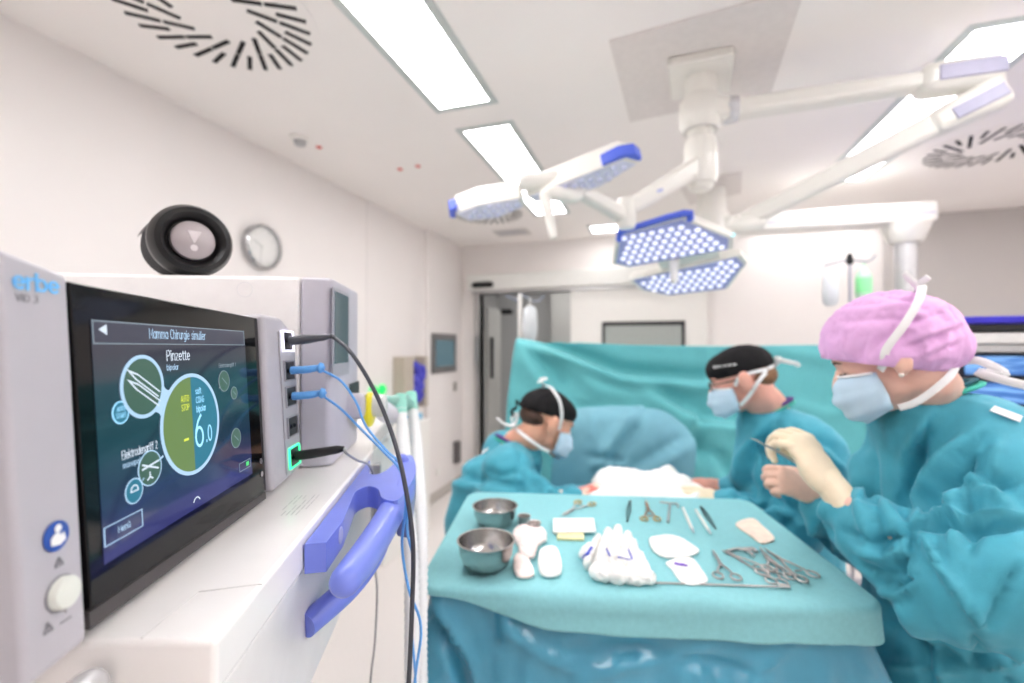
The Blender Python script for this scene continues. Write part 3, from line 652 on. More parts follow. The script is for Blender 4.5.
text('6', TFr(gl_(.0085,-.010,.0003),SX,SY,SN), .0285, UC, DO, 'value_lettering', ext=.0001, sx=.85)
text('.0', TFr(gl_(.0235,-.0135,.0003),SX,SY,SN), .0150, UC, DO, 'decimal_lettering', ext=.0001, sx=.85)
text('soft\nCOAG\nbipolar', TFr(gl_(.0065,.0185,.0003),SX,SY,SN), .0058, UC, DO, 'mode_lettering', ext=.0001, align='LEFT', sx=.8)
text('AUTO\nSTOP', TFr(gl_(-.004,.018,.0003),SX,SY,SN), .0054, UY, DO, 'stop_lettering', ext=.0001, align='RIGHT', sx=.8)
obj('level_dash', box(B(),TFr(gl_(-.0095,-.0115,.0003),SX,SY,SN),-.0042,.0022,-.0009,.0009,0,.0002), UY, DO)
# menu box
s_,t_=scr(120,541,.0006); mx0=s0+.0005; bm=B(); mt=t0+.0225
for q in ((mx0,mx0+.035,mt-.0005,mt),(mx0,mx0+.035,mt-.0120,mt-.0115),(mx0,mx0+.0008,mt-.0120,mt),(mx0+.0344,mx0+.035,mt-.0120,mt)): box(bm,VF,*q,.0006,.0008)
obj('menu_outline', bm, UB, DO); text('Menü', TFr(VF(mx0+.0175,mt-.006,.0007),SX,SY,SN), .0046, UB, DO, 'menu_lettering', ext=.0001)
bm=B(); g,s,t=U(197,503); ring2(bm,g,.0045,.0053,0,.0002,20,20,160); obj('home_arc', bm, UW, DO)
bm=B()
for q in ((.060,.0845,-.0585,-.058),(.060,.0845,-.0665,-.066),(.060,.0605,-.0665,-.058),(.084,.0845,-.0665,-.058)): box(bm,VF,*q,.0006,.0008)
obj('status_outline', bm, UD, DO); obj('status_lamp', box(B(),VF,.075,.081,-.064,-.060,.0006,.0008), UGR, DO)
# two small symbols on the black border
g,s,t=vfr(261,461,.0004); bm=B(); ring2(bm,g,.002,.003,0,.0002,16); box(bm,g,-.0015,.0015,-.0004,.0004,0,.0002); obj('border_symbol', bm, PM, vu)
g,s,t=vfr(262,474,.0004); obj('border_symbol', lathe(B(),g,[(.0032,0),(.0032,.0002),(0,.0002)],16), mat('border grey',(150,148,150),.5), vu)
# ---- plugs and cables
def wpt(px,py,d): return P(px,py,d)
CAB=mat('cable anthracite',(66,68,76),.45); LB=mat('cable light blue',(98,166,232),.4); BK=mat('plug black rubber',(26,26,28),.5); GC=mat('cable light grey',(160,160,162),.4)
def cable(name,label,group,plug,pr,pts,r,mp,mc):
    a=plug[0]; L=a
    t=thing(name,label,'cable',L,group)
    bm=tube(B(),plug,pr,seg=16,n=4); obj('plug', bm, mp, t, smooth=True)
    obj('cord', tube(B(),[plug[-1]]+pts,r,seg=10,n=8), mc, t, smooth=True)
    return t
g=PF[0]; e=g(0,0,.0028)
cable('foot_switch_cable','dark grey cable plugged in the white lit top socket','generator cables',[e,g(0,.001,.02),g(.004,.002,.040),g(.006,.003,.052)],[.006,.0062,.0045,.0028],
  [wpt(333,337,.62),wpt(352,354,.60),wpt(375,392,.58),wpt(394,440,.55),wpt(406,490,.53),wpt(413,545,.52),wpt(412,610,.52),wpt(408,700,.52),wpt(400,860,.53)],.0027,CAB,CAB)
g=PF[1]; e=g(0,0,.0028)
cable('bipolar_cable','light blue cable from the second socket','generator cables',[e,g(0,0,.022),g(.002,.001,.036),g(.002,.001,.038),g(.003,.001,.043)],[.0052,.0050,.0040,.0072,.0055],
  [wpt(322,370,.63),wpt(341,381,.63),wpt(356,402,.62),wpt(366,426,.61),wpt(386,450,.60),wpt(401,466,.58),wpt(406,500,.53),wpt(402,545,.56),wpt(409,590,.56),wpt(421,628,.56),wpt(414,690,.56),wpt(404,840,.57)],.0017,LB,LB)
g=PF[2]; e=g(0,0,.0028)
cable('bipolar_cable','light blue cable from the third socket','generator cables',[e,g(0,0,.022),g(.002,.001,.036),g(.002,.001,.038),g(.003,.001,.043)],[.0052,.0050,.0040,.0072,.0055],
  [wpt(325,397,.62),wpt(341,409,.62),wpt(362,430,.63),wpt(384,452,.61),wpt(400,470,.58),wpt(408,498,.54),wpt(407,530,.54),wpt(414,565,.59),wpt(411,620,.60),wpt(416,700,.61),wpt(412,860,.62)],.0017,LB,LB)
g=PF[4]; e=g(0,0,.0028)
cable('electrode_cable','black plug with thin grey cable in the green lit socket','generator cables',[e,g(0,.001,.022),g(.004,.0025,.050),g(.006,.003,.062)],[.0062,.0062,.0056,.003],
  [wpt(346,453,.585),wpt(357,460,.63),wpt(368,464,.68),wpt(373,474,.69),wpt(375,486,.70),wpt(375,500,.70),wpt(374,556,.70),wpt(377,590,.70),wpt(375,640,.72),wpt(369,700,.74),wpt(360,860,.80)],.0018,BK,GC)
# ---- loudspeaker on the housing
ld=.66
cc=W((193-512)/F*ld, HT+.0535, ld)
ax=(W(.42,-.18,-.90)-W(0,0,0)).normalized()
ax=(RT*.74-LV*.67).normalized()
sf=Fr(cc, ax.cross(ZV), ZV, ax)
top=HC+HT
lo=thing('bluetooth_speaker','black cylindrical loudspeaker lying on the white housing','loudspeaker',V((cc.x,cc.y,top)))
Rs=.0495
SPK=mat('speaker mesh black',(26,27,32),.75,bump=.8,bscale=900)
prof=[(0,-.125),(.030,-.125),(.040,-.118),(.046,-.10),(Rs,-.075),(Rs,-.05),(.0495,-.03)]
zz=top+Rs+.0005-cc.z
sf.o=V((cc.x,cc.y,cc.z+zz*0)); 
bm=lathe(B(),sf,prof,48); obj('body', bm, SPK, lo, smooth=True)
obj('end_ring', lathe(B(),sf,[(.0495,-.03),(.0525,-.022),(.0525,-.008),(.047,.004),(.040,.006),(.034,.000),(.030,-.010),(0,-.012)],48,close=False), BLACK, lo, smooth=True)
pd=obj('radiator_disc', lathe(B(),sf,[(.0275,-.011),(.0275,-.001),(.025,.001),(0,.001)],48), mat('radiator silver',(176,168,170),.4,.3), lo, smooth=True)
fx=Fr(sf(0,0,.0014), -sf.x if sf.x.dot(RT)<0 else sf.x, ZV, ax)
MK=mat('mark silver bright',(216,210,212),.3,.4)
bm=B(); prism(bm,fx,[(-.009,.013),(.009,.013),(.001,-.004),(-.001,-.004)],0,.0008); obj('exclamation_mark', bm, MK, pd); obj('mark_dot', lathe(B(),Fr(fx(0,-.0115),fx.x,fx.y,fx.z),[(.0046,0),(.0046,.0008),(0,.0008)],24), MK, pd)
# badge on the body side
bm=B(); q0=math.radians(200)
for k in range(8):
    pass
A=[math.radians(196+k*7) for k in range(9)]; sgn=1 if sf.x.dot(RT)>0 else 1
vs=[]
for z_ in (-.055,-.105):
    vs.append([bm.verts.new(sf((Rs+.0012)*math.cos(a)*(-1 if sf.x.dot(RT)<0 else 1),(Rs+.0012)*math.sin(a),z_)) for a in A])
for k in range(8): bm.faces.new((vs[0][k],vs[0][k+1],vs[1][k+1],vs[1][k]))
o=obj('side_badge', bm, mat('badge grey',(104,102,104),.4), lo, smooth=True); so=o.modifiers.new('s','SOLIDIFY'); so.thickness=.001
# ---- breathing hoses
HZ=mat('hose white',(238,240,242),.35)
def hose(pts,r,label):
    path=cat(pts,10); L=ORG
    t=thing('breathing_hose',label,'hose',path[0],'breathing hoses')
    # corrugated profile
    fine=[]; 
    for a,b in zip(path,path[1:]):
        n=max(1,int((b-a).length/.0045))
        for k in range(n): fine.append(a.lerp(b,k/n))
    fine.append(path[-1]); m=len(fine)
    bm=B(); rings=[]; prev=None
    for i,p in enumerate(fine):
        tt=(fine[min(i+1,m-1)]-fine[max(i-1,0)]).normalized(); u=tt.orthogonal().normalized() if prev is None else (prev-tt*prev.dot(tt)).normalized(); prev=u; s=tt.cross(u)
        rr=r*(1 if i%2 else .86); rings.append([bm.verts.new(p+(u*math.cos(q)+s*math.sin(q))*rr) for q in [2*math.pi*k/12 for k in range(12)]])
    for a,b in zip(rings,rings[1:]):
        for k in range(12): bm.faces.new((a[k],a[(k+1)%12],b[(k+1)%12],b[k]))
    obj('corrugated_tube', bm, HZ, t, smooth=True, ang=180)
    bm=B(); tube(bm,[path[0]+(path[0]-path[1]).normalized()*.03,path[0]-(path[0]-path[1]).normalized()*.015],[r*1.05,r*.95],n=1,seg=20); obj('connector', bm, mat('connector mint',(150,216,200),.35), t, smooth=True)
hose([P(401,408,1.0),P(403,440,.96),P(407,500,.86),P(411,560,.80),P(412,640,.76),P(413,740,.74),P(414,1000,.73)],.0135,'corrugated hose, the one nearer the console')
hose([P(412,405,1.05),P(416,440,1.0),P(420,500,.90),P(421,560,.83),P(420,640,.79),P(421,760,.77),P(422,1000,.76)],.0135,'corrugated hose, the one nearer the instrument table')
t=thing('mask_connector','clear and mint breathing connector joining the filter to the hoses','connector',P(390,410,1.0))
obj('mint_elbow', tube(B(),[P(380,400,1.0),P(392,402,1.0),P(403,400,1.02),P(410,408,1.05)],[.012,.014,.016,.015],dome=True), mat('clear mint',(168,226,212),.25,trans=.3), t, smooth=True)
obj('soft_cushion', tube(B(),[P(372,398,.98),P(385,412,.98),P(398,416,1.0)],[.016,.022,.016],dome=True), mat('clear vinyl',(226,226,236),.3,trans=.25), t, smooth=True)
# ================================================================ instrument table
TZ = HC-.45
def T(px,py,h=0): return atz(px,py,TZ+h)
def cc3(p): q=p-CAM; return q.dot(RT), q.dot(LV)      # camera-side plan coordinates
TA = math.radians(4.9)                                  # table turned right of the view axis
TY = RT*math.sin(TA)+LV*math.cos(TA); TX = RT*math.cos(TA)-LV*math.sin(TA)
c0 = T(431,582); c1=T(868,596); c2=T(735,498); c3=T(476,497)
def tl(p): q=p-CAM; return q.dot(TX), q.dot(TY)
x0=min(tl(c0)[0],tl(c3)[0])*.5+max(tl(c0)[0],tl(c3)[0])*.5; x1=(tl(c1)[0]+tl(c2)[0])/2; y0=(tl(c0)[1]+tl(c1)[1])/2; y1=(tl(c2)[1]+tl(c3)[1])/2
TW,TD=x1-x0,y1-y0
TF = TFr(CAM+TX*((x0+x1)/2)+TY*((y0+y1)/2)-ZV*HC, TX, TY, ZV)   # table frame on the floor
def plan(p): q=p-TF.o; return q.dot(TX), q.dot(TY)
tb = thing('instrument_table','rolling instrument table standing under the teal drapes','table',TF.o)
hx,hy=TW/2,TD/2
obj('table_top', box(B(),TF,-hx+.03,hx-.03,-hy+.03,hy-.03,TZ-.035,TZ-.010), STEEL, tb, bevel=.004)
obj('column', tube(B(),[TF(hx-.12,hy-.1,.10),TF(hx-.12,hy-.1,TZ-.03)],.025,n=1,seg=20), STEEL, tb, smooth=True)
for s in (-1,1):
    obj('base_foot', box(B(),TF,-hx+.06,hx-.05,s*(hy-.08)-.025,s*(hy-.08)+.025,.07,.10), STEEL, tb, bevel=.005)
    for q in (-1,1):
        g=TF(q*(hx-.09),s*(hy-.08),.035); obj('caster', lathe(B(),TFr(g-TX*.012,TY,ZV,TX),[(0,0),(.035,0),(.035,.024),(0,.024)],20), DARK, tb, smooth=True)
obj('base_bar', box(B(),TF,hx-.145,hx-.095,-hy+.08,hy-.08,.072,.098), STEEL, tb, bevel=.004)
def rrect(ax,ay,r,n=10):
    """perimeter points of a rounded rectangle, with outward normals, and even spacing"""
    pts=[]
    segs=[((-ax+r,-ay),(ax-r,-ay),(0,-1)),((ax,-ay+r),(ax,ay-r),(1,0)),((ax-r,ay),(-ax+r,ay),(0,1)),((-ax,ay-r),(-ax,-ay+r),(-1,0))]
    cen=[(ax-r,-ay+r,-90),(ax-r,ay-r,0),(-ax+r,ay-r,90),(-ax+r,-ay+r,180)]
    for (a,b,nn),(cx,cy,a0) in zip(segs,cen):
        L=math.hypot(b[0]-a[0],b[1]-a[1]); m=int(L/.009)
        for k in range(m): pts.append(((a[0]+(b[0]-a[0])*k/m,a[1]+(b[1]-a[1])*k/m),nn))
        for k in range(n):
            q=math.radians(a0+90*k/n); pts.append(((cx+r*math.cos(q),cy+r*math.sin(q)),(math.cos(q),math.sin(q))))
    return pts
def cover(name, h, off, hang, m, par=None, flare=.10, amp=.02, seed=0, rows=34, cornerpull=.05, crs=[], w0=.02):
    """cloth lying on the table and hanging down its sides; hang(x,y) gives the drop"""
    pts=rrect(hx+off,hy+off,.035); n=len(pts); bm=B(); R=[]
    for k in (0.0,.3,.5,.65,.78,.88,.95):
        R.append([bm.verts.new(TF(p[0]*k*1.0,p[1]*k,h)) for p,nn in pts] if k>0 else None)
    R[0]=None
    cen=bm.verts.new(TF(0,0,h))
    rings=[r for r in R if r]
    s=0; 
    for j in range(rows+1):
        t=j/rows; ring=[]
        for i,(p,nn) in enumerate(pts):
            H=hang(*p); br=.012
            dz=H*t; 
            bend=min(1,dz/br); o=br*math.sin(bend*math.pi/2) ; z=h-(br*(1-math.cos(bend*math.pi/2)) if dz<br else dz-br+br)
            w=min(1,max(0,(dz-w0)/.20))
            q=i/n*2*math.pi
            f=noise.noise(V((math.cos(q)*5.2+seed,math.sin(q)*5.2,dz*.9)))*amp*2.2*w + noise.noise(V((math.cos(q)*13+seed,math.sin(q)*13,dz*1.5+4)))*amp*.9*w
            corner=max(0,abs(nn[0])*abs(nn[1])*2)
            o+=f+flare*(1+.5*max(0,nn[0]))*dz*dz/(dz+.08)+corner*cornerpull*w
            ring.append(bm.verts.new(TF(p[0]+nn[0]*o,p[1]+nn[1]*o,z)))
        rings.append(ring)
    for k in range(n): bm.faces.new((cen,rings[0][k],rings[0][(k+1)%n]))
    for a,b in zip(rings,rings[1:]):
        for k in range(n): bm.faces.new((a[k],a[(k+1)%n],b[(k+1)%n],b[k]))
    bmesh.ops.recalc_face_normals(bm,faces=bm.faces)
    me=bpy.data.meshes.new(name); bm.to_mesh(me); bm.free()
    # make sure the outside is outside
    no=mno(me)
    if no[:, 2][np.argmax(mco(me)[:,2])]<0: me.flip_normals()
    creases(me, [(c_[0],c_[1],c_[2]*1.5,c_[3]) for c_ in crs])
    o=finish(name, me, m, par, smooth=True)
    sm=o.modifiers.new('thick','SOLIDIFY'); sm.thickness=.0012; sm.offset=-1
    return o
def sst(a,b,x): t=min(1,max(0,(x-a)/(b-a))); return t*t*(3-2*t)
def hang1(x,y):     # lower blue sheet
    front = sst(-hy+.08,-hy,y)  # 1 at the front edge
    front = 1-sst(-hy,-hy+.10,y)
    return .42 + (front)*(-.272*sst(-.10,.10,x)+.10*(1-sst(-hx,-.1,x)))
def hang2(x,y):
    front = 1-sst(-hy,-hy+.10,y)
    return (.035 if front<.5 else .020)+front*.046*sst(-hx+.02,-hx+.24,x)+.004*math.sin(x*7+1)*front
tag(cover('table_drape', TZ-.007, .002, hang1, SHEETB, amp=.024, seed=3, flare=.13, w0=.055, crs=[
  ([(428,592),(440,620),(470,668),(480,700)],7,-.016,'f'),
  ([(500,622),(545,655),(580,668)],9,.013,'r'),
  ([(470,665),(500,640),(520,625)],6,.009,'s'),
  ([(560,652),(640,650),(720,668),(760,676)],12,-.010,'r'),
  ([(580,634),(555,650)],5,.007,'s'),
  ([(445,640),(450,680)],9,.012,'r'),
  ([(496,590),(500,625),(505,640)],8,-.008,'f'),
  ([(560,690),(620,665),(700,655)],9,.008,'r'),
  ([(804,636),(762,674)],2.6,.005,'s'),([(853,630),(868,676)],2.4,.005,'s'),
  ([(846,650),(872,680)],7,.006,'r'),
  ]), 'long blue plastic backed drape hanging in folds from the instrument table','drape')
tag(cover('instrument_sheet', TZ, .018, hang2, OVERL, amp=.010, seed=8, flare=.10, rows=16, cornerpull=.0, crs=[
  ([(432,590),(447,575),(500,572)],8,-.003,'r'),([(480,610),(560,606),(700,612)],10,.003,'r'),([(712,608),(800,602),(850,606)],10,.003,'f'),([(664,590),(668,632)],2,.0015,'s'),
  ]), 'light teal absorbent sheet spread flat over the instrument table top','sheet')
SH=.0016                                   # height of the sheet surface
# ---- clear plastic rim on the right edge
# ================================================================ things on the table
def tfr(px,py,ang=0,h=0):
    """frame on the table top at a photo point, x turned by ang in the table plane"""
    p=T(px,py,0); f=TFr(p+ZV*(SH+h),TX,TY,ZV); return TFr(f.o,TX*math.cos(ang)+TY*math.sin(ang),-TX*math.sin(ang)+TY*math.cos(ang),ZV)
def dirang(a,b):
    d=T(*b)-T(*a); return math.atan2(d.dot(TY),d.dot(TX)), d.length
# bowls
def bowl(px,py,r,hh,label,inside):
    f=tfr(px,py); t=thing('steel_bowl',label,'bowl',f.o,'steel bowls')
    prof=[(0,.0005),(r*.62,.0005),(r*.80,hh*.12),(r*.93,hh*.5),(r*.985,hh*.97),(r*1.03,hh),(r*1.03,hh*1.02),(r*.965,hh*1.015),(r*.905,hh*.5),(r*.77,hh*.16),(r*.6,.003),(0,.003)]
    obj('shell', lathe(B(),f,prof,56,close=False), STEEL, t, smooth=True, ang=60)
    return t,f
t,f=bowl(486,566,.058,.052,'larger steel bowl at the front left corner of the instrument table',1)
t2,f2=bowl(495,524,.056,.045,'steel bowl behind the other, farther from the camera',1)
SWAB=mat('swab cotton',(238,228,218),.9,bump=.6,bscale=200)
rnd=random.Random(5)
for k in range(7):
    a=rnd.random()*6.28; q=.034*rnd.random()**.5; c=f(q*math.cos(a),q*math.sin(a),.014+.004*(k%3))
    bm=B(); ell(bm,c,.010,.008,.006,seg=12,rings=8); me=bpy.data.meshes.new('x'); bm.to_mesh(me); bm.free(); noisefold(me,.002,120,k)
    tag(finish('cotton_swab_ball', me, SWAB), 'damp cotton ball in the larger steel bowl','swab','cotton balls in the bowl')
# cups
for (px,py,l) in ((524,525,'small steel cup farther back beside the bowls'),(534,532,'small steel cup just behind the crumpled swabs')):
    f=tfr(px,py); tag(obj('steel_cup', lathe(B(),f,[(0,.0005),(.012,.0005),(.0145,.003),(.0155,.020),(.017,.021),(.017,.0222),(.0148,.0218),(.0135,.004),(0,.003)],32,close=False), STEELD, smooth=True, ang=60), l,'cup','small steel cups')
# soft white lumps
def outline_pad(name,label,catg,pts,h,m,amp=.002,sc=60,dome=.5,grp=None,seed=0,vox=.0022):
    P3=[T(x,y) for x,y in pts]; c=sum(P3,V((0,0,0)))/len(P3)
    sm=cat(P3,5,closed=True); bm=B(); lay=[]
    zmin=-.0
    for k,(s,z) in enumerate(((.90,.0),(1.0,.22),(1.0,.5),(.93,.8),(.70,.97),(.35,1.0))):
        lay.append([bm.verts.new(c+(p-c)*s+ZV*(SH+z*h)) for p in sm])
    n=len(sm)
    for a,b in zip(lay,lay[1:]):
        for i in range(n): bm.faces.new((a[i],a[(i+1)%n],b[(i+1)%n],b[i]))
    ct=bm.verts.new(c+ZV*(SH+h)); cb=bm.verts.new(c+ZV*(SH))
    for i in range(n): bm.faces.new((lay[-1][i],lay[-1][(i+1)%n],ct)); bm.faces.new((lay[0][(i+1)%n],lay[0][i],cb))
    me=remesh(name,bm,vox,2); noisefold(me,amp,sc,seed,ridge=False)
    co=mco(me); co[:,2]=np.maximum(co[:,2],TZ+SH+.0002); setco(me,co)
    return tag(finish(name,me,m), label, catg, grp), c
# big gauze heap
def heap():
    t=thing('gauze_heap','large crumpled heap of white gauze with blue marker straps on the table','gauze',T(617,575))
    bm=B(); base=[T(x,y) for x,y in ((590,545),(605,540),(622,545),(635,560),(645,572),(600,570),(620,572),(592,560))]
    # a band of rolled gauze in front, upright folds of cloth behind it
    for (px,py,rx_,ry_,z,rz_) in ((602,572,.026,.020,.016,.018),(618,574,.026,.020,.017,.019),(634,576,.024,.018,.015,.017),(647,577,.018,.016,.012,.014)):
        ell(bm,T(px,py,z),rx_,ry_,rz_,seg=16,rings=10)
    for (a,b_,r0_,r1_) in (((588,560,.018),(598,540,.034),.017,.014),((600,562,.026),(608,534,.048),.018,.015),((612,562,.03),(618,532,.056),.018,.016),((624,564,.03),(628,538,.050),.017,.015),((636,567,.026),(634,546,.038),.016,.014),((646,570,.016),(640,556,.026),.014,.012),((584,552,.012),(590,546,.020),.012,.010)):
        p0=T(a[0],a[1],a[2]); p1=T(b_[0],b_[1],b_[2])
        for k in range(7): t_=k/6; q=p0.lerp(p1,t_); r_=r0_*(1-t_)+r1_*t_; ell(bm,q,r_*.62,r_,r_,seg=14,rings=8)
        for k in range(5): t_=k/4; q=p0.lerp(p1,t_); q=V((q.x,q.y,TZ+(q.z-TZ)*.5)); ell(bm,q,.012,.016,max(.008,(q.z-TZ)*1.0),seg=12,rings=8)
    me=remesh('gauze_body',bm,.0024,2); noisefold(me,.003,50,2); noisefold(me,.0012,150,5)
    co=mco(me); co[:,2]=np.maximum(co[:,2],TZ+SH+.0002); setco(me,co)
    body=finish('gauze_body',me,GAUZE,t)
    # blue straps laid over the front of the heap
    dg=bpy.context.evaluated_depsgraph_get(); from mathutils.bvhtree import BVHTree
    L=ORG[t.name]; bv=BVHTree.FromPolygons([v.co+L for v in me.vertices],[tuple(p.vertices) for p in me.polygons])
    BLM=mat('blue marker thread',(66,84,190),.6)
    for pl,wd in (([(581,560),(588,553),(592,547)],.0035),([(606,548),(610,556)],.0022),([(628,549),(632,559)],.0022),([(618,557),(630,560)],.0018)):
        pts=[]
        for (a,b) in zip(pl,pl[1:]):
            for k in range(5):
                x=a[0]+(b[0]-a[0])*k/4; y=a[1]+(b[1]-a[1])*k/4
                r=(P(x,y,1)-CAM).normalized(); h_=bv.ray_cast(CAM,r)
                if h_[0] is not None: pts.append(h_[0]-r*.0006)
        if len(pts)>2: obj('blue_thread', tube(B(),pts,wd,seg=6,n=1,flat=.4,upv=(CAM-pts[0])), BLM, t, smooth=True)
    return t
heap()
outline_pad('gauze_pad','loose white gauze swab lying behind the purple marked pad','gauze',[(649,541),(662,537),(676,538),(690,545),(700,553),(690,558),(668,560),(654,554)],.007,GAUZE,.0018,70)
pad,pc=outline_pad('marked_gauze_pad','flat white gauze pad with a purple marker patch','gauze',[(666,563),(690,558),(703,572),(708,583),(692,587),(680,583),(672,572)],.003,GAUZE,.0005,60)
f=tfr(681,567,-.4,.0034); pmk=obj('purple_mark', prism(B(),f,[(-.013,-.004),(-.004,-.006),(.012,-.003),(.013,.003),(.004,.006),(-.006,.003),(-.012,.005)],0,.0008), mat('marker purple',(112,64,190),.7)); pmk.parent=pad; pmk.location=pmk.location-pad.location
outline_pad('blood_marked_pad','flat cream pad with pink stain near the right edge of the table','dressing',[(735,525),(752,519),(763,527),(775,540),(762,545),(750,537)],.004,None or mat('pad pink stained',(246,222,206),.85,var=.10,nscale=45),.0004,50)
outline_pad('round_swab','oval white swab, right one of the front pair','swab',[(541,552),(555,550),(561,562),(561,576),(551,580),(541,577),(538,565)],.012,GAUZE,.0008,60,grp='white swabs by the bowls')
outline_pad('folded_swab','small white swab with a red edge, left one of the front pair','swab',[(515,558),(524,556),(531,566),(534,578),(523,581),(516,578),(513,568)],.010,mat('swab red edged',(244,226,220),.85,var=.12,nscale=30),.0008,60,grp='white swabs by the bowls')
outline_pad('crumpled_swab','crumpled white and pink stained swabs right of the front bowl','swab',[(516,532),(530,529),(543,533),(547,543),(538,549),(534,561),(521,560),(517,548),(513,540)],.018,mat('swab lightly stained',(242,226,222),.9,var=.1,nscale=40,bump=.5),.003,60,grp='white swabs by the bowls')
# folded white towel with a yellow strip
tw=thing('folded_towel','folded white paper towel with a pale yellow strip behind the gauze heap','towel',T(575,530))
def quad(pts,h0,h1):
    return solid(B(),[T(x,y,h0) for x,y in pts],(0,0,h1-h0))
obj('lower_fold', quad([(557,540),(584,541),(584,532),(558,531)],SH+.0002,.007), mat('strip pale yellow',(238,228,176),.7), tw, bevel=.001)
obj('upper_fold', quad([(553,534),(596,533),(594,520),(553,520)],.0072,.013), GAUZE, tw, bevel=.002)
obj('inner_fold', quad([(560,529),(590,529),(588,523),(560,523)],.0132,.0145), mat('towel shade white',(226,222,216),.85), tw, bevel=.0005)
# ring-handled instruments
def ringed(name,label,catg,group,tip,ra,rb,m,mr,jaw=.35,scis=False,rad=.011,grip=.0018):
    """tip and the two finger rings given as photo points"""
    A=T(*tip); RA=T(*ra); RB=T(*rb); mid=(RA+RB)/2; ax=(mid-A); Lr=ax.length; ax.normalize(); side=ZV.cross(ax).normalized()
    piv=A+ax*Lr*jaw; z=SH+.003
    t=thing(name,label,catg,piv,group)
    def up(p,h): return V((p.x,p.y,TZ+h))
    s1=1 if (RA-mid).dot(side)>0 else -1
    for k,(R_,s) in enumerate(((RA,s1),(RB,-s1))):
        hz_=z+.0012*(k*2-1)
        inner=(R_-piv).normalized(); start=R_-inner*rad*1.15
        pts=[up(piv-side*s*.002,hz_),up(piv.lerp(start,.35)+side*s*.0015,hz_),up(piv.lerp(start,.75)+side*s*.002,hz_),up(start,hz_)]
        obj('shank', tube(B(),pts,[.0030,.0022,.0021,.0022],seg=8,n=4,flat=.7,upv=(0,0,1)), m, t, smooth=True)
        cpts=[up(R_+ax*math.cos(q)*rad*1.2+side*math.sin(q)*rad*.85,hz_) for q in [2*math.pi*i/14 for i in range(14)]]
        obj('finger_ring', tube(B(),cpts,grip,seg=8,n=2,closed=True), mr, t, smooth=True)
        tipp=A+side*(-s)*.0006
        obj('blade' if scis else 'jaw', tube(B(),[up(piv+side*s*.001,hz_),up(piv.lerp(A,.5)-side*s*.0022,hz_),up(tipp,z)],[.0032,.0027,.0009],seg=8,n=4,flat=.6,upv=(0,0,1)), m, t, smooth=True)
    obj('pivot_screw', lathe(B(),TFr(up(piv,z+.0018),TX,TY,ZV),[(0,0),(.0026,0),(.0024,.0012),(0,.0014)],12), m, t, smooth=True)
    if not scis:
        q=mid-ax*rad*2.0
        obj('ratchet', box(B(),TFr(up(q,z),side,ax,ZV),-(RA-RB).length*.22,(RA-RB).length*.22,-.0016,.0016,-.001,.001), m, t)
    return t
G='ring handled instruments'
ringed('needle_holder','gold ringed needle holder lying at the far left behind the folded towel','instrument',G,(562,517),(578,503),(592,506),STEELD,GOLD,.42)
ringed('needle_holder','gold ringed needle holder beside the dark forceps behind the gauze heap','instrument',G,(646,502),(644,520),(657,521),mat('bronze steel',(196,140,110),.35,1),GOLD,.5)
ringed('scissors','small scissors with slim blades right of the marked gauze pad','scissors',G,(713,552),(718,577),(736,580),STEELD,STEELD,.55,scis=True)
ringed('clamp','clamp lying leftmost of the group at the front right corner','instrument',G,(760,549),(771,582),(789,579),STEELD,STEELD,.42)
ringed('clamp','clamp lying rightmost of the group at the front right corner','instrument',G,(764,550),(800,580),(813,577),STEELD,STEELD,.40)
ringed('clamp','clamp crossing between two others at the front right corner','instrument',G,(762,552),(782,584),(802,582),STEELD,STEELD,.5)
ringed('retractor_clamp','heavy clamp lying with its rings toward the camera between scissors and clamps','instrument',G,(722,552),(762,574),(768,571),STEELD,STEELD,.3,grip=.0024)
# towel clip like piece
t=thing('bent_clip','short curved steel clip above the small scissors','instrument',T(746,550))
obj('bow', tube(B(),[T(727,552,.005),T(738,549,.007),T(748,551,.007),T(754,556,.005)],[.005,.0035,.003,.004],seg=8), STEELD, t, smooth=True)
obj('tongue', tube(B(),[T(742,549,.005),T(752,549,.006),T(757,552,.005)],[.003,.0045,.004],seg=8), STEELD, t, smooth=True)
# t-shaped retractor
t=thing('hook_retractor','t shaped steel retractor behind, left of the white pens','instrument',T(667,512))
obj('shaft', tube(B(),[T(668,522,.003),T(669,512,.003),T(670,504,.003)],[.0034,.0028,.0024],n=1,seg=8), STEELD, t, smooth=True)
obj('cross_bar', tube(B(),[T(660,502,.004),T(668,503,.0055),T(677,504,.004),T(678,507,.0035)],.0022,seg=8), STEELD, t, smooth=True)
# forceps
def forceps(a,b,label,m=STEELD,w=.0035):
    A=T(*a);Bp=T(*b); t=thing('forceps',label,'forceps',A.lerp(Bp,.5),'forceps'); ax=(Bp-A).normalized(); sd_=ZV.cross(ax); L=(Bp-A).length
    for s in (1,-1):
        pts=[A+sd_*s*.0006+ZV*(.0026),A+ax*L*.3+sd_*s*w*.9+ZV*.0028,A+ax*L*.6+sd_*s*w*1.2+ZV*.0028,A+ax*L*.95+sd_*s*.0012+ZV*.0028]
        obj('arm', tube(B(),pts,[.0012,.0024,.0030,.0026],seg=8,flat=.45,upv=sd_), m, t, smooth=True)
    obj('joint', tube(B(),[A+ax*L*.93+ZV*.0028,Bp+ZV*.0028],[.0034,.0030],seg=8,n=1), m, t, smooth=True)
forceps((627,523),(630,502),'dark forceps standing out behind the gauze heap',mat('dark steel',(84,80,80),.35,1))
forceps((716,530),(701,508),'dark slim forceps just right of the white pens',mat('dark steel',(84,80,80),.35,1))
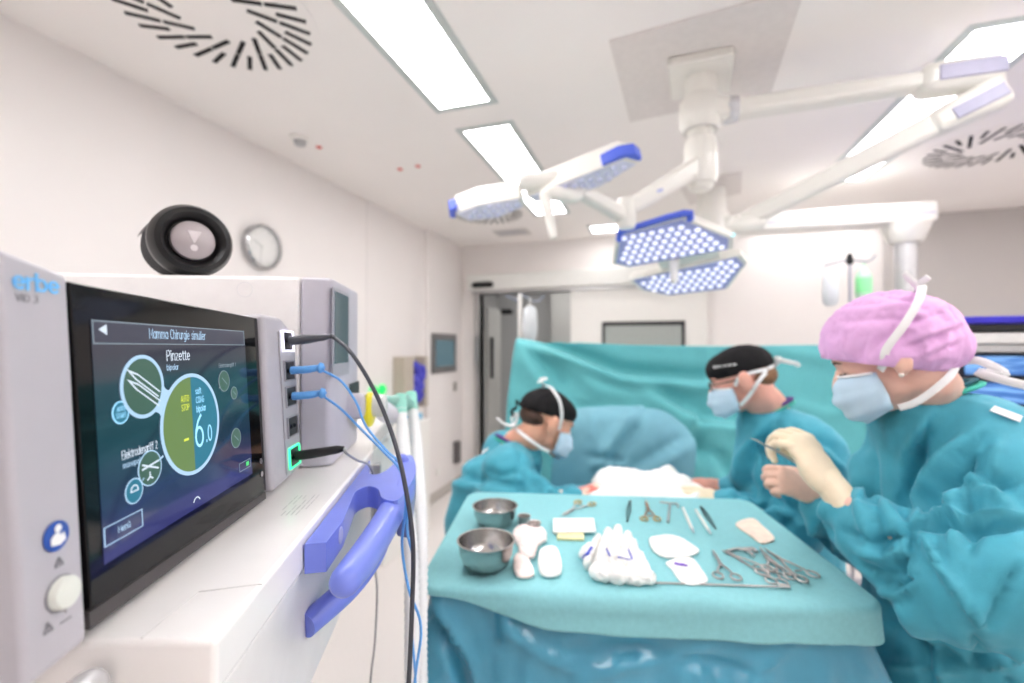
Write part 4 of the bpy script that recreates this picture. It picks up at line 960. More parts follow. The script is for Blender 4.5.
for (a,b,l) in (((683,508),(694,533),'white pen shaped handle, left one of the two'),((696,510),(711,534),'white pen shaped handle, right one of the two')):
    A=T(*a,.0055);Bp=T(*b,.0055); t=thing('cautery_pencil',l,'instrument',A.lerp(Bp,.5),'white pen handles')
    obj('barrel', tube(B(),[A,A.lerp(Bp,.5),A.lerp(Bp,.86)],[.0034,.0040,.0036],n=1,seg=14), WHITEP, t, smooth=True)
    obj('tip', tube(B(),[A.lerp(Bp,.86),A.lerp(Bp,.93),Bp],[.0034,.0024,.0012],n=1,seg=10), mat('tip grey',(200,204,208),.3,.4), t, smooth=True)
# long thin rod along the front edge, two pieces in view
A=T(601,581,.0022);Bp=T(790,587,.0022)
t=thing('steel_rod','long thin steel rod lying along the front edge of the table','instrument',A.lerp(Bp,.5))
obj('rod', tube(B(),[A,A.lerp(Bp,.5),Bp],[.0017,.0019,.0019],n=1,seg=10), STEELD, t, smooth=True)
obj('rod_tip', tube(B(),[Bp+ZV*.001,T(781,584,.003)],[.0026,.002],n=1,seg=10), STEELD, t, smooth=True)
# ================================================================ patient, operating table, drapes
otc=W(.47,-1.6,1.95)
ot=thing('operating_table','operating table standing hidden under the patient drapes','table',otc)
of=TFr(otc,RT*math.cos(.12)-LV*math.sin(.12),LV*math.cos(.12)+RT*math.sin(.12),ZV)
obj('table_pad', box(B(),of,-.11,.11,-.36,.75,.70,.77), DARK, ot, bevel=.02)
obj('column', box(B(),of,-.14,.14,-.05,.3,.14,.70), STEEL, ot, bevel=.02)
obj('base', box(B(),of,-.18,.18,-.30,.6,.02,.14), GREYP, ot, bevel=.02)
# draped patient: mound over the table with hanging sides
def mound():
    bm=B(); nx,ny=70,70; X0,X1,Y0,Y1=-.19,.20,-.44,-.14; g=[]
    for j in range(ny+1):
        row=[]
        for i in range(nx+1):
            u=X0+(X1-X0)*i/nx; v=Y0+(Y1-Y0)*j/ny
            zt=.92+.09*math.exp(-(u/.28)**6)
            e=max(abs(u)-.145,0)/.045; e=min(1,e); ev=min(1,max(-.36-v,0)/.08)
            z=zt-(.55*max(e,ev)**.8)
            s=1-.0*e
            z+=noise.noise(V((u*9,v*9,2)))*.006
            row.append(bm.verts.new(of(u+(.02*noise.noise(V((z*3,v*8,1)))*e)*(1 if u>0 else -1),v,z)))
        g.append(row)
    for j in range(ny):
        for i in range(nx): bm.faces.new((g[j][i],g[j][i+1],g[j+1][i+1],g[j+1][i]))
    o=obj('patient_drape',bm,TEAL,smooth=True,ang=180); return o
tag(mound(),'teal drape covering the patient on the operating table','drape')
def sculpt(name,label,catg,prims,vox,m,folds=(),sm=3,crs=(),group=None,zmin=0):
    bm=B()
    for c,rx,ry,rz in prims: ell(bm,c,rx,ry,rz,seg=20,rings=12)
    me=remesh(name,bm,vox,sm)
    for a,s,sd_ in folds: noisefold(me,a,s,sd_)
    if zmin: co=mco(me); co[:,2]=np.maximum(co[:,2],zmin); setco(me,co)
    creases(me,list(crs))
    return tag(finish(name,me,m),label,catg,group)
# white cloth pile over the operating field
pr=[]
for (px,py,d,rx,rz) in ((606,488,1.57,.04,.04),(615,484,1.6,.08,.055),(635,484,1.6,.09,.055),(655,485,1.6,.09,.05),(675,488,1.55,.07,.05),(690,496,1.5,.06,.04),(668,474,1.62,.028,.03),(640,500,1.5,.14,.05),(610,500,1.48,.08,.04),(680,502,1.48,.07,.04)):
    pr.append((P(px,py,d),rx,.09,rz))
sculpt('surgical_cloths','bright white cloths piled over the operating field between both surgeons','cloth',pr,.008,GAUZE,[(.012,9,1),(.004,30,2)],3,zmin=1.022)
# screen drape
def sheet(name,label,catg,grid,m,folds=(),crs=(),n=14,thick=.0015,group=None,par=None):
    """cloth through a coarse grid of 3-D points"""
    rows=[cat(r,n) for r in grid]; cols=list(zip(*rows)); fine=[cat(list(c),n) for c in cols]
    bm=B(); vs=[[bm.verts.new(p) for p in c] for c in fine]
    for a,b in zip(vs,vs[1:]):
        for i in range(len(a)-1): bm.faces.new((a[i],a[i+1],b[i+1],b[i]))
    me=bpy.data.meshes.new(name); bm.to_mesh(me); bm.free()
    no=mno(me); co=mco(me)
    if ((np.array(CAM)-co)*no).sum()<0: me.flip_normals()
    for a,s,sd_ in folds: noisefold(me,a,s,sd_)
    creases(me,list(crs))
    o=finish(name,me,m,par,smooth=True); sm=o.modifiers.new('t','SOLIDIFY'); sm.thickness=thick; sm.offset=-1
    if label: tag(o,label,catg,group)
    return o
g=[[P(517,337,2.55),P(570,342,2.5),P(640,345,2.45),P(720,346,2.42),P(800,345,2.4),P(880,346,2.35)],
   [P(511,370,2.5),P(570,375,2.45),P(640,385,2.42),P(720,400,2.38),P(800,400,2.36),P(880,395,2.33)],
   [P(506,420,2.45),P(565,425,2.35),P(640,440,2.32),P(720,440,2.3),P(800,440,2.3),P(880,440,2.3)],
   [P(505,480,2.42),P(565,480,2.3),P(640,490,2.3),P(720,490,2.25),P(800,490,2.25),P(880,490,2.26)],
   [P(504,497,2.42),P(565,497,2.3),P(640,497,2.3),P(720,497,2.25),P(800,497,2.25),P(880,497,2.26)]]
sheet('anaesthesia_screen_drape','wide teal drape hung as a tall screen behind the operating field','drape',g,TEAL,[(.008,5,3)],[
  ([(517,338),(560,352),(620,375),(700,382),(740,378)],7,.060,'f'),
  ([(520,345),(545,375),(560,395)],9,.040,'f'),
  ([(575,403),(588,406),(600,404)],3,-.03,'r'),
  ([(560,360),(600,392),(640,400)],8,.028,'r'),
  ([(640,385),(700,420),(760,425)],9,.045,'f'),
  ([(680,440),(720,455),(735,480)],9,-.05,'r'),
  ([(700,410),(690,440),(700,470)],6,.035,'f'),
  ([(770,350),(830,360),(870,350)],8,.012,'r'),
  ([(780,400),(830,415),(870,400)],8,.014,'r'),
  ([(512,400),(514,440),(509,480)],5,.012,'r')])
g=[[P(560,412,2.1),P(590,407,2.12),P(628,406,2.14),P(662,410,2.14),P(685,425,2.12)],
   [P(556,425,2.02),P(590,418,2.0),P(628,416,2.0),P(666,421,2.02),P(693,436,2.06)],
   [P(553,455,1.98),P(590,450,1.93),P(628,450,1.92),P(668,452,1.93),P(696,458,1.98)],
   [P(550,495,1.96),P(590,495,1.88),P(628,495,1.86),P(668,495,1.88),P(692,495,1.94)],
   [P(550,515,1.96),P(590,515,1.88),P(628,515,1.86),P(668,515,1.88),P(690,515,1.94)]]
sheet('arm_board_drape','smaller blue grey drape bulging in front of the tall teal screen','drape',g,GREYT,[(.006,6,6)],[
  ([(640,414),(620,440),(605,462)],7,.03,'f'),([(585,455),(610,460),(628,458)],4,-.022,'r'),([(625,480),(665,455),(690,440)],8,.02,'f'),([(590,412),(592,440)],5,.012,'r'),([(590,470),(600,462),(625,466)],5,.02,'r')])
# low drape edge left of the table
# iv pole with bag
ip=thing('iv_pole','white infusion pole rising behind the left edge of the teal screen','pole',W((520-512)/F*3.0,-1.6,3.0))
b0=ORG[ip.name]
obj('pole', tube(B(),[b0+ZV*.06,b0+ZV*1.95],.014,n=1,seg=16), WHITEP, ip, smooth=True)
obj('hook_bar', tube(B(),[b0+ZV*1.94-RT*.09,b0+ZV*1.90,b0+ZV*1.95,b0+ZV*1.90+RT*.10,b0+ZV*1.94+RT*.16],.007,seg=10), mat('hook grey',(130,136,150),.4), ip, smooth=True)
for k in range(5):
    a=2*math.pi*k/5; d=RT*math.cos(a)+LV*math.sin(a); obj('base_leg', tube(B(),[b0+ZV*.07,b0+ZV*.05+d*.28],[.016,.012],n=1,seg=10), GREYP, ip, smooth=True)
bg=thing('infusion_bag','clear white infusion bag hanging from the pole','bag',P(530,322,2.96))
bx=TFr(P(530,322,2.96),RT,ZV,-LV)
bm=B()
for (y,w_,th) in ((.105,.02,.008),(.085,.042,.016),(.03,.048,.028),(-.04,.05,.034),(-.10,.044,.026),(-.125,.03,.012)):
    pass
def loft(bm,fr,secs,seg=20):
    rings=[[bm.verts.new(fr(a*math.cos(q),y,b*math.sin(q))) for q in [2*math.pi*k/seg for k in range(seg)]] for y,a,b in secs]
    for A,Bq in zip(rings,rings[1:]):
        for k in range(seg): bm.faces.new((A[k],A[(k+1)%seg],Bq[(k+1)%seg],Bq[k]))
    bm.faces.new(rings[0]); bm.faces.new(rings[-1]); return bm
obj('bag_body', loft(bm,bx,[(.105,.02,.008),(.085,.042,.016),(.03,.046,.028),(-.04,.050,.034),(-.10,.044,.026),(-.125,.03,.012)]), mat('bag plastic',(232,236,240),.3,trans=.2), bg, smooth=True)
obj('hanger_loop', tube(B(),[bx(0,.10,0),bx(-.008,.13,0),bx(0,.155,0),bx(.008,.13,0)],.003,closed=True,seg=8), WHITEP, bg, smooth=True)
obj('drip_port', tube(B(),[bx(0,-.12,0),bx(0,-.17,0)],.006,n=1), WHITEP, bg, smooth=True)
# ================================================================ surgical lamps and ceiling pendants
LEDM = bpy.data.materials.new('lamp lens field'); LEDM.use_nodes=True
_n=LEDM.node_tree; _b=_n.nodes['Principled BSDF']; _b.inputs['Base Color'].default_value=srgb((150,154,196))+(1,); _b.inputs['Roughness'].default_value=.2; _b.inputs['Emission Color'].default_value=srgb((170,176,236))+(1,); _b.inputs['Emission Strength'].default_value=.12
LENS = mat('led lens glowing', (240,240,255), .15, emit=(236,238,255), estr=.42)
LENSD = mat('led lens dim', (206,208,232), .15, emit=(206,210,240), estr=.08)
def plane_fr(c, n, xdir):
    n=V(n).normalized(); x=(V(xdir)-n*V(xdir).dot(n)).normalized(); return TFr(V(c), x, n.cross(x), n)
def onpl(fr,px,py,off=0):
    p=hit(px,py,fr.o+fr.z*off,fr.z)-fr.o; return (p.dot(fr.x),p.dot(fr.y))
def inside(poly,x,y,m):
    n=len(poly); A=sum(poly[i][0]*poly[(i+1)%n][1]-poly[(i+1)%n][0]*poly[i][1] for i in range(n)); s=1 if A>0 else -1
    for i in range(n):
        a,b=poly[i],poly[(i+1)%n]; dx,dy=b[0]-a[0],b[1]-a[1]; L=math.hypot(dx,dy)
        if s*(dx*(y-a[1])-dy*(x-a[0]))/L<m: return False
    return True
LEDP=mat('lamp lens field pale',(226,226,242),.3)
def lamp_half(root, fr, px, thick, pitch, lensm, r, field=None):
    """fr.z points out of the lit face"""
    poly=[onpl(fr,*q) for q in px]
    cx=sum(p[0] for p in poly)/len(poly); cy=sum(p[1] for p in poly)/len(poly)
    bm=B(); prof=((.93,-thick),(1.0,-thick*.55),(1.0,-.004),(.985,0))
    L=[[bm.verts.new(fr(cx+(x-cx)*s,cy+(y-cy)*s,z)) for x,y in poly] for s,z in prof]; n=len(poly)
    for a,b in zip(L,L[1:]):
        for k in range(n): bm.faces.new((a[k],a[(k+1)%n],b[(k+1)%n],b[k]))
    bm.faces.new(L[0]); bm.faces.new(L[-1])
    hsg=obj('lamp_housing', bm, LAMPW, root, bevel=.006, seg=3)
    inn=[(cx+(x-cx)*.92,cy+(y-cy)*.92) for x,y in poly]
    obj('lens_field', prism(B(),fr,inn,.0002,.0025), field or LEDM, root)
    ln=[]
    xs=[p[0] for p in inn]; ys=[p[1] for p in inn]; j=0; y=min(ys)
    protos=None; lenses=[]
    while y<max(ys):
        x=min(xs)+(pitch/2 if j%2 else 0)
        while x<max(xs):
            if inside(inn,x,y,r*.95): lenses.append((x,y))
            x+=pitch
        y+=pitch*.866; j+=1
    for (x,y) in lenses:
        if protos is None:
            bm=B(); f=TFr(fr(x,y,.0025),fr.x,fr.y,fr.z); lathe(bm,f,[(r,0),(r,.002),(r*.8,.006),(r*.4,.008),(0,.0085)],12); protos=(obj('led_lens', bm, lensm, root, smooth=True),x,y)
        else:
            o=protos[0].copy(); C.objects.link(o); o.location = fr.x*(x-protos[1])+fr.y*(y-protos[2])
    return poly
# ---- right lamp (nearly facing the camera)
cen=P(680,253,2.0)
E1=(RT*.887+ZV*.08-LV*.46).normalized(); E2=(RT*-.5+ZV*.45-LV*.74)
nn=E1.cross(E2).normalized()
if nn.dot(CAM-cen)<0: nn=-nn
LR=plane_fr(cen,nn,E1)
r2=thing('surgical_lamp','surgical lamp with its lit led face toward the camera and blue handle bar on top','surgical lamp',cen,'surgical lamps')
pu=lamp_half(r2,LR,[(617,235),(683,217),(734,238),(733,249),(627,268),(612,264)],.05,.039,LENS,.0122)
pl_=lamp_half(r2,LR,[(629,280),(741,255),(748,263),(728,289),(668,296),(640,290)],.05,.039,LENS,.0122)
obj('centre_bridge', prism(B(),LR,[onpl(LR,*q) for q in ((655,258),(715,247),(722,262),(662,275))],-.045,-.012), LAMPW, r2, bevel=.006)
a=V(onpl(LR,674,262)+(0,)); 
obj('focus_handle', tube(B(),[LR(a.x,a.y,-.02),LR(a.x,a.y,.03),LR(a.x,a.y,.10)],[.030,.020,.016],n=2,seg=20,dome=True), LAMPW, r2, smooth=True)
a0=onpl(LR,619,239); a1=onpl(LR,620,232); a2=onpl(LR,684,213); a3=onpl(LR,690,219)
obj('blue_handle_bar', tube(B(),[LR(a0[0],a0[1],.0),LR(a1[0],a1[1],.0),LR((a1[0]*.96+a2[0]*.04),(a1[1]*.96+a2[1]*.04),.0),LR(a2[0],a2[1],.0),LR(a3[0],a3[1],.0)],.0135,n=3,seg=14,dome=True), BLUEL, r2, smooth=True)
b0=onpl(LR,728,289); b1=onpl(LR,669,297)
obj('blue_edge_trim', tube(B(),[LR(b0[0],b0[1],-.022),LR(b1[0],b1[1],-.022)],.009,n=1,seg=10), BLUEL, r2, smooth=True)
a=onpl(LR,733,234); obj('status_light', lathe(B(),TFr(LR(a[0],a[1],.003),LR.x,LR.y,LR.z),[(.006,0),(.006,.003),(0,.003)],12), mat('status light cyan',(120,220,240),.3,emit=(120,220,245),estr=1.2), r2)
# ---- left lamp, seen almost from the side
cen1=P(545,187,1.7)
up1=(ZV*.93+LV*.32+RT*-.10)   # back of the lamp: mostly up
n1=-(ZV*1.0+LV*.06+RT*-.0).normalized()
# tilt: lit face turned down and slightly to the camera
n1=-(ZV*.955+LV*.27-RT*.13).normalized()
L1=plane_fr(cen1,n1,RT*.97+LV*.1)
r1=thing('surgical_lamp','surgical lamp seen from its edge, blue tips at both ends and two cyan status lights','surgical lamp',cen1,'surgical lamps')
lamp_half(r1,L1,[(454,214),(467,221),(498,218),(526,206),(520,198),(478,205)],.085,.036,LENSD,.011,LEDP)
lamp_half(r1,L1,[(526,197),(536,203),(560,199),(602,186),(641,162),(626,158),(570,180)],.085,.036,LENSD,.011,LEDP)
obj('centre_bridge', tube(B(),[L1(-.07,-.02,-.04),L1(.09,-.02,-.04)],[.035,.035],n=1,seg=16,flat=.7,dome=True), LAMPW, r1, smooth=True)
a=P(546,200,1.68); obj('focus_handle', tube(B(),[P(545,196,1.69),P(548,212,1.69),P(553,236,1.68)],[.022,.019,.015],n=2,seg=20,dome=True), LAMPW, r1, smooth=True)
def tipcap(px,par,fr,th=.05):
    poly=[onpl(fr,*q) for q in px]; return obj('blue_tip', prism(B(),fr,poly,-th,-.003), BLUEL, par, bevel=.006, seg=3)
tipcap([(602,166),(607,179),(626,172),(643,160),(636,154),(620,157)],r1,L1,.05)
tipcap([(449,211),(450,219),(456,219),(457,209)],r1,L1,.05)
for q in ((462,203),(472,200)):
    a=P(q[0],q[1],1.60); obj('status_light', lathe(B(),plane_fr(a,-LV,RT),[(.006,0),(.006,.003),(0,.003)],14), mat('status light cyan',(120,220,240),.3,emit=(120,220,245),estr=1.2), r1)
# ---- mounting plate and column of the lamps
MP=mat('mounting plate grey',(226,220,217),.35)
pts=[atz(609,40,CEIL),atz(806,-15,CEIL),atz(771,92,CEIL),atz(630,121,CEIL)]
tag(obj('ceiling_mounting_plate', solid(B(),[V((p.x,p.y,CEIL-.0005)) for p in pts],(0,0,-.006)), MP), 'large grey square plate on the ceiling above the lamp column','ceiling plate')
q=[atz(667,56,CEIL),atz(735,43,CEIL),atz(730,84,CEIL),atz(671,93,CEIL)]; fc=sum(q,V((0,0,0)))/4
pn=thing('lamp_pendant','white ceiling column with two folding arms carrying both surgical lamps','lamp arm system',V((fc.x,fc.y,CEIL)))
zc=CEIL-.0065
bm=B(); pr_=[]
for i in range(4):
    p=V((q[i].x,q[i].y,0)); 
    a=V((q[i-1].x,q[i-1].y,0)); b2=V((q[(i+1)%4].x,q[(i+1)%4].y,0))
    for t_ in (.14,.05): pr_.append(p.lerp(a,t_))
    pr_.append(p.lerp((a+b2)/2,.03))
    for t_ in (.05,.14): pr_.append(p.lerp(b2,t_))
solid(bm,[V((p.x,p.y,zc)) for p in pr_],(0,0,-.035)); obj('ceiling_flange', bm, LAMPW, pn, bevel=.008)
cxy=V((fc.x,fc.y,0)); dcol=(cxy+ZV*1.6-CAM).dot(LV)
def colz(py): return HC-(py-347)/F*dcol
CF=TFr(cxy,RT,LV,ZV)
K=dcol/F
obj('column', lathe(B(),CF,[(15*K,zc-.03),(15*K,colz(92)),(12*K,colz(96)),(12*K,colz(186)),(9*K,colz(190)),(0,colz(190))][::-1],32), LAMPW, pn, smooth=True)
obj('upper_joint', lathe(B(),CF,[(0,colz(97)),(17*K,colz(97)),(20*K,colz(101)),(20*K,colz(124)),(17*K,colz(130)),(0,colz(130))],36), LAMPW, pn, smooth=True)
obj('lower_joint', lathe(B(),CF,[(0,colz(140)),(15*K,colz(140)),(16*K,colz(145)),(16*K,colz(178)),(14*K,colz(184)),(0,colz(184))],36), LAMPW, pn, smooth=True)
obj('joint_seam', lathe(B(),CF,[(15.5*K,colz(128)),(15.5*K,colz(130.5))],36,close=False), GREYP, pn, smooth=True)
def beam(name,a,b,w0,h0,w1,h1,m=LAMPW,par=pn,bev=.02):
    a,b=V(a),V(b); ax_=(b-a).normalized(); sd_=ax_.cross(ZV).normalized(); up_v=sd_.cross(ax_)
    bm=B(); A=[bm.verts.new(a+sd_*x*w0/2+up_v*y*h0/2) for x,y in ((-1,-1),(1,-1),(1,1),(-1,1))]; Bv=[bm.verts.new(b+sd_*x*w1/2+up_v*y*h1/2) for x,y in ((-1,-1),(1,-1),(1,1),(-1,1))]
    bm.faces.new(A[::-1]); bm.faces.new(Bv)
    for k in range(4): bm.faces.new((A[k],A[(k+1)%4],Bv[(k+1)%4],Bv[k]))
    return obj(name,bm,m,par,bevel=min(bev,min(h0,h1,w0,w1)*.35),seg=4)
# upper arm to the elbow far right
zu=colz(113); A=V((fc.x,fc.y,zu)); EL=P(985,74,1.75)
EL=V((EL.x,EL.y,zu)); 
# put the elbow at the arm's height on the sight line of the photo
EL=atz(990,73,zu)
beam('horizontal_arm',A,A.lerp(EL,.84),.09,.075,.085,.062)
beam('elbow_cover',A.lerp(EL,.77),A.lerp(EL,1.03),.12,.11,.12,.11,par=pn,bev=.045)
beam('elbow_inlay',A.lerp(EL,.80)+(-LV+ZV*0)*.062,A.lerp(EL,1.0)+(-LV)*.062,.012,.055,.012,.055,mat('inlay lilac white',(176,174,200),.35),bev=.004)
beam('arm_root',A,A.lerp(EL,.13),.15,.13,.10,.085,bev=.04)
obj('arm_collar', lathe(B(),TFr(A.lerp(EL,.12),ZV,(EL-A).normalized().cross(ZV),(EL-A).normalized()),[(0,-.03),(.050,-.03),(.054,-.02),(.054,.02),(.050,.03),(0,.03)],28), mat('collar chrome white',(214,214,218),.2,.3), pn, smooth=True)
obj('elbow_pin', lathe(B(),TFr(V((EL.x,EL.y,0)),RT,LV,ZV),[(0,zu-.13),(.04,zu-.13),(.04,zu-.03),(0,zu-.03)],24), LAMPW, pn, smooth=True)
# spring arm back down to the right lamp
S0=EL-ZV*.085; S1=P(742,222,2.02)
beam('spring_arm_head',S0+(S0-S1).normalized()*.04,S0.lerp(S1,.22),.11,.125,.095,.09,bev=.045)
beam('spring_arm_inlay',S0.lerp(S1,-.0)-LV*.058,S0.lerp(S1,.17)-LV*.054,.012,.05,.012,.045,mat('inlay lilac white',(176,174,200),.35),bev=.004)
beam('spring_arm',S0.lerp(S1,.18),S1,.075,.085,.065,.07,bev=.02)
beam('lamp_knuckle',S1+ZV*.01,P(727,236,2.03),.075,.085,.06,.05,bev=.02)
obj('wrist_cylinder', tube(B(),[P(757,222,2.0),P(738,226,2.0)],[.036,.036],n=1,seg=20,dome=True), LAMPW, pn, smooth=True)
# lower arm to the left lamp
zl=colz(163); A2=V((fc.x,fc.y,zl)); E2_=P(626,210,1.86)
beam('short_arm',A2,E2_,.10,.085,.075,.07,bev=.025)
obj('arm_label', prism(B(),plane_fr(P(660,190,1.80),-LV*.9-ZV*.1,RT),[(-.012,-.012),(.012,-.006),(.012,.008),(-.012,.002)],0,.001), mat('label pale blue',(196,202,232),.4), pn)
obj('elbow_joint', lathe(B(),TFr(V((E2_.x,E2_.y,0)),RT,LV,ZV),[(0,E2_.z-.075),(.034,E2_.z-.075),(.040,E2_.z-.06),(.040,E2_.z+.03),(.034,E2_.z+.045),(0,E2_.z+.045)],28), LAMPW, pn, smooth=True)
beam('left_spring_arm',E2_-ZV*.03,P(578,190,1.76),.06,.06,.055,.055,bev=.018)
obj('lamp_yoke', tube(B(),[P(580,190,1.76),P(572,196,1.74),P(560,194,1.72),P(548,194,1.70)],[.028,.032,.028,.024],seg=16,dome=True), LAMPW, pn, smooth=True)
# ---- second pendant: plate, column, wide beam, equipment drop tube
pq=[atz(676,180,CEIL),atz(742,172,CEIL),atz(741,192,CEIL),atz(690,204,CEIL)]
p2=thing('equipment_pendant','second ceiling pendant with a wide white beam and a steel drop tube behind the nurse','ceiling pendant',V((sum(p.x for p in pq)/4,sum(p.y for p in pq)/4,CEIL)))
obj('ceiling_plate', solid(B(),[V((p.x,p.y,CEIL-.0005)) for p in pq],(0,0,-.01)), MP, p2)
pc2=V((sum(p.x for p in pq)/4,sum(p.y for p in pq)/4,0))
zb=CEIL-.30
obj('ceiling_tube', lathe(B(),TFr(pc2,RT,LV,ZV),[(0,zb-.06),(.10,zb-.06),(.12,zb-.04),(.12,zb+.09),(.10,zb+.12),(.10,CEIL-.011),(0,CEIL-.011)],36), LAMPW, p2, smooth=True)
be=atz(930,214,zb); bs_=V((pc2.x,pc2.y,zb))
bfar=P(930,212,(be-CAM).dot(FW))
beam('beam', bs_, be, .20,.13,.20,.13,par=p2,bev=.02)
dirb=(be-bs_).normalized(); sdb=dirb.cross(ZV)
sgn_=-1 if (sdb.dot(LV)>0) else 1
obj('beam_slot', box(B(),TFr(bs_,dirb,sdb*sgn_,ZV),.35,(be-bs_).length-.02,.1005,.103,-.018,-.008), mat('slot lilac grey',(196,194,214),.4), p2)
drp=bs_.lerp(be,.0); 
dpt=hit(903,230,be-dirb*.10,LV); dc=be-dirb*.14
obj('drop_collar', lathe(B(),TFr(V((dc.x,dc.y,0)),RT,LV,ZV),[(0,zb-.19),(.085,zb-.19),(.10,zb-.17),(.13,zb-.10),(.14,zb-.066),(0,zb-.066)],36), LAMPW, p2, smooth=True)
obj('drop_tube', lathe(B(),TFr(V((dc.x,dc.y,0)),RT,LV,ZV),[(0,1.45),(.062,1.45),(.062,zb-.19),(0,zb-.19)],36), mat('tube satin',(206,206,208),.3,.6), p2, smooth=True)
for k in (.45,):
    pass
# ---- equipment tower right behind the nurse
tw0=P(958,420,2.0)
tfx=TFr(V((P(958,420,2.0).x,P(958,420,2.0).y,0)), RT*.94-LV*.34, LV*.94+RT*.34, ZV)
et=thing('equipment_tower','tall grey equipment tower with three stacked blue lit displays at the right edge','equipment tower',tfx(.4,.2,0))
GM=mat('tower grey',(186,184,184),.4); GM2=mat('tower light',(222,220,218),.35); IND=mat('indigo edge',(58,50,190),.4)
def zy(py,d=2.0): return HC-(py-347)/F*d
obj('side_wall', box(B(),tfx,-.03,.0,.0,.5,.12,zy(330)), GM2, et, bevel=.006); obj('side_wall', box(B(),tfx,.62,.65,.0,.5,.12,zy(330)), GM2, et, bevel=.006)
obj('back_wall', box(B(),tfx,.0,.62,.46,.49,.12,zy(330)), GM, et)
obj('top_shelf', box(B(),tfx,-.05,.67,-.03,.5,zy(324),zy(317)), IND, et, bevel=.006)
obj('upper_rail', box(B(),tfx,-.02,.64,-.02,.45,zy(331),zy(325)), DARK, et)
obj('white_unit', box(B(),tfx,.01,.61,-.02,.44,zy(344),zy(333)), GM2, et, bevel=.01)
obj('grey_unit', box(B(),tfx,.005,.615,-.01,.44,zy(352),zy(345)), GM, et, bevel=.004)
BLD=bpy.data.materials.new('blue display traces'); BLD.use_nodes=True; nt=BLD.node_tree; bs=nt.nodes['Principled BSDF']; bs.inputs['Base Color'].default_value=(.01,.015,.03,1); bs.inputs['Roughness'].default_value=.15
tc=nt.nodes.new('ShaderNodeTexCoord'); wv=nt.nodes.new('ShaderNodeTexNoise'); wv.inputs['Scale'].default_value=18; mp=nt.nodes.new('ShaderNodeMapping'); mp.inputs['Scale'].default_value=(.35,.35,3.5); nt.links.new(tc.outputs['Object'],mp.inputs[0]); nt.links.new(mp.outputs[0],wv.inputs['Vector'])
cr=nt.nodes.new('ShaderNodeValToRGB'); cr.color_ramp.elements[0].position=.42; cr.color_ramp.elements[0].color=srgb((58,104,170))+(1,); cr.color_ramp.elements[1].position=.62; cr.color_ramp.elements[1].color=srgb((120,168,222))+(1,); nt.links.new(wv.outputs['Fac'],cr.inputs[0]); nt.links.new(cr.outputs[0],bs.inputs['Emission Color']); bs.inputs['Emission Strength'].default_value=.8
for i,(ya,yb) in enumerate(((354,378),(380,406),(408,436),(439,470))):
    dm_=obj('display_unit', box(B(),tfx,.005,.615,.0,.42,zy(yb),zy(ya)), mat('display bezel black',(22,26,40),.3), et, bevel=.003)
    obj('display_glass', box(B(),tfx,.025,.595,-.004,-.0005,zy(yb-4),zy(ya+2)), BLD, dm_)
obj('drawer_unit', box(B(),tfx,.005,.615,.01,.44,.14,zy(474)), GM, et, bevel=.006)
for (x,y) in ((.0,.05),(.62,.05),(.0,.45),(.62,.45)): obj('caster', lathe(B(),TFr(tfx(x-.012,y,.06),LV,ZV,RT),[(0,0),(.058,0),(.058,.03),(0,.03)],20), DARK, et, smooth=True)
# ---- bottle hanger behind the pink cap
hg=thing('infusion_hanger','infusion stand with small green labelled bottle and clear bag behind the pink cap','infusion stand',P(851,400,3.0)-ZV*(P(851,400,3.0).z))
hb_=ORG[hg.name]; zt=HC-(258-347)/F*3.0
obj('pole', tube(B(),[hb_+ZV*.05,hb_+ZV*zt],.010,n=1,seg=12), GREYP, hg, smooth=True)
obj('pole_cap', tube(B(),[hb_+ZV*(zt-.02),hb_+ZV*(zt+.02)],[.024,.016],n=1,seg=14,dome=True), BLACK, hg, smooth=True)
obj('hook_arm', tube(B(),[hb_+ZV*(zt-.05)-RT*.17,hb_+ZV*(zt-.03)-RT*.10,hb_+ZV*(zt-.01),hb_+ZV*(zt-.02)+RT*.12,hb_+ZV*(zt+.02)+RT*.17],.006,seg=8), mat('hook grey',(130,136,150),.4), hg, smooth=True)
for k in range(5):
    a=2*math.pi*k/5; d_=RT*math.cos(a)+LV*math.sin(a); obj('base_leg', tube(B(),[hb_+ZV*.07,hb_+ZV*.04+d_*.28],[.016,.012],n=1,seg=10), GREYP, hg, smooth=True)
bt=thing('infusion_bottle','small bottle with bright green label hanging behind the pink cap','bottle',hb_+RT*.09+ZV*(zt-.26))
bf=TFr(ORG[bt.name],RT,LV,ZV)
obj('bottle_body', lathe(B(),bf,[(0,0),(.040,0),(.045,.01),(.045,.15),(.02,.19),(.014,.20),(.014,.225),(0,.225)],24), mat('bottle clear green',(196,238,206),.2), bt, smooth=True)
obj('bottle_label', lathe(B(),bf,[(.0457,.03),(.0457,.13)],24,close=False), mat('label bright green',(150,240,168),.6), bt, smooth=True)
cb=thing('clear_bag','clear infusion bag hanging left of the green labelled bottle','bag',hb_-RT*.13+ZV*(zt-.315))
obj('bag_body', loft(B(),TFr(ORG[cb.name],RT,ZV,-LV),[(0,.03,.01),(.02,.05,.025),(.10,.055,.03),(.20,.05,.02),(.235,.02,.008)]), mat('bag plastic',(232,236,240),.3,trans=.2), cb, smooth=True)
obj('hanger_loop', tube(B(),[ORG[cb.name]+ZV*.23,ORG[cb.name]+ZV*.27],.004,n=1), WHITEP, cb)
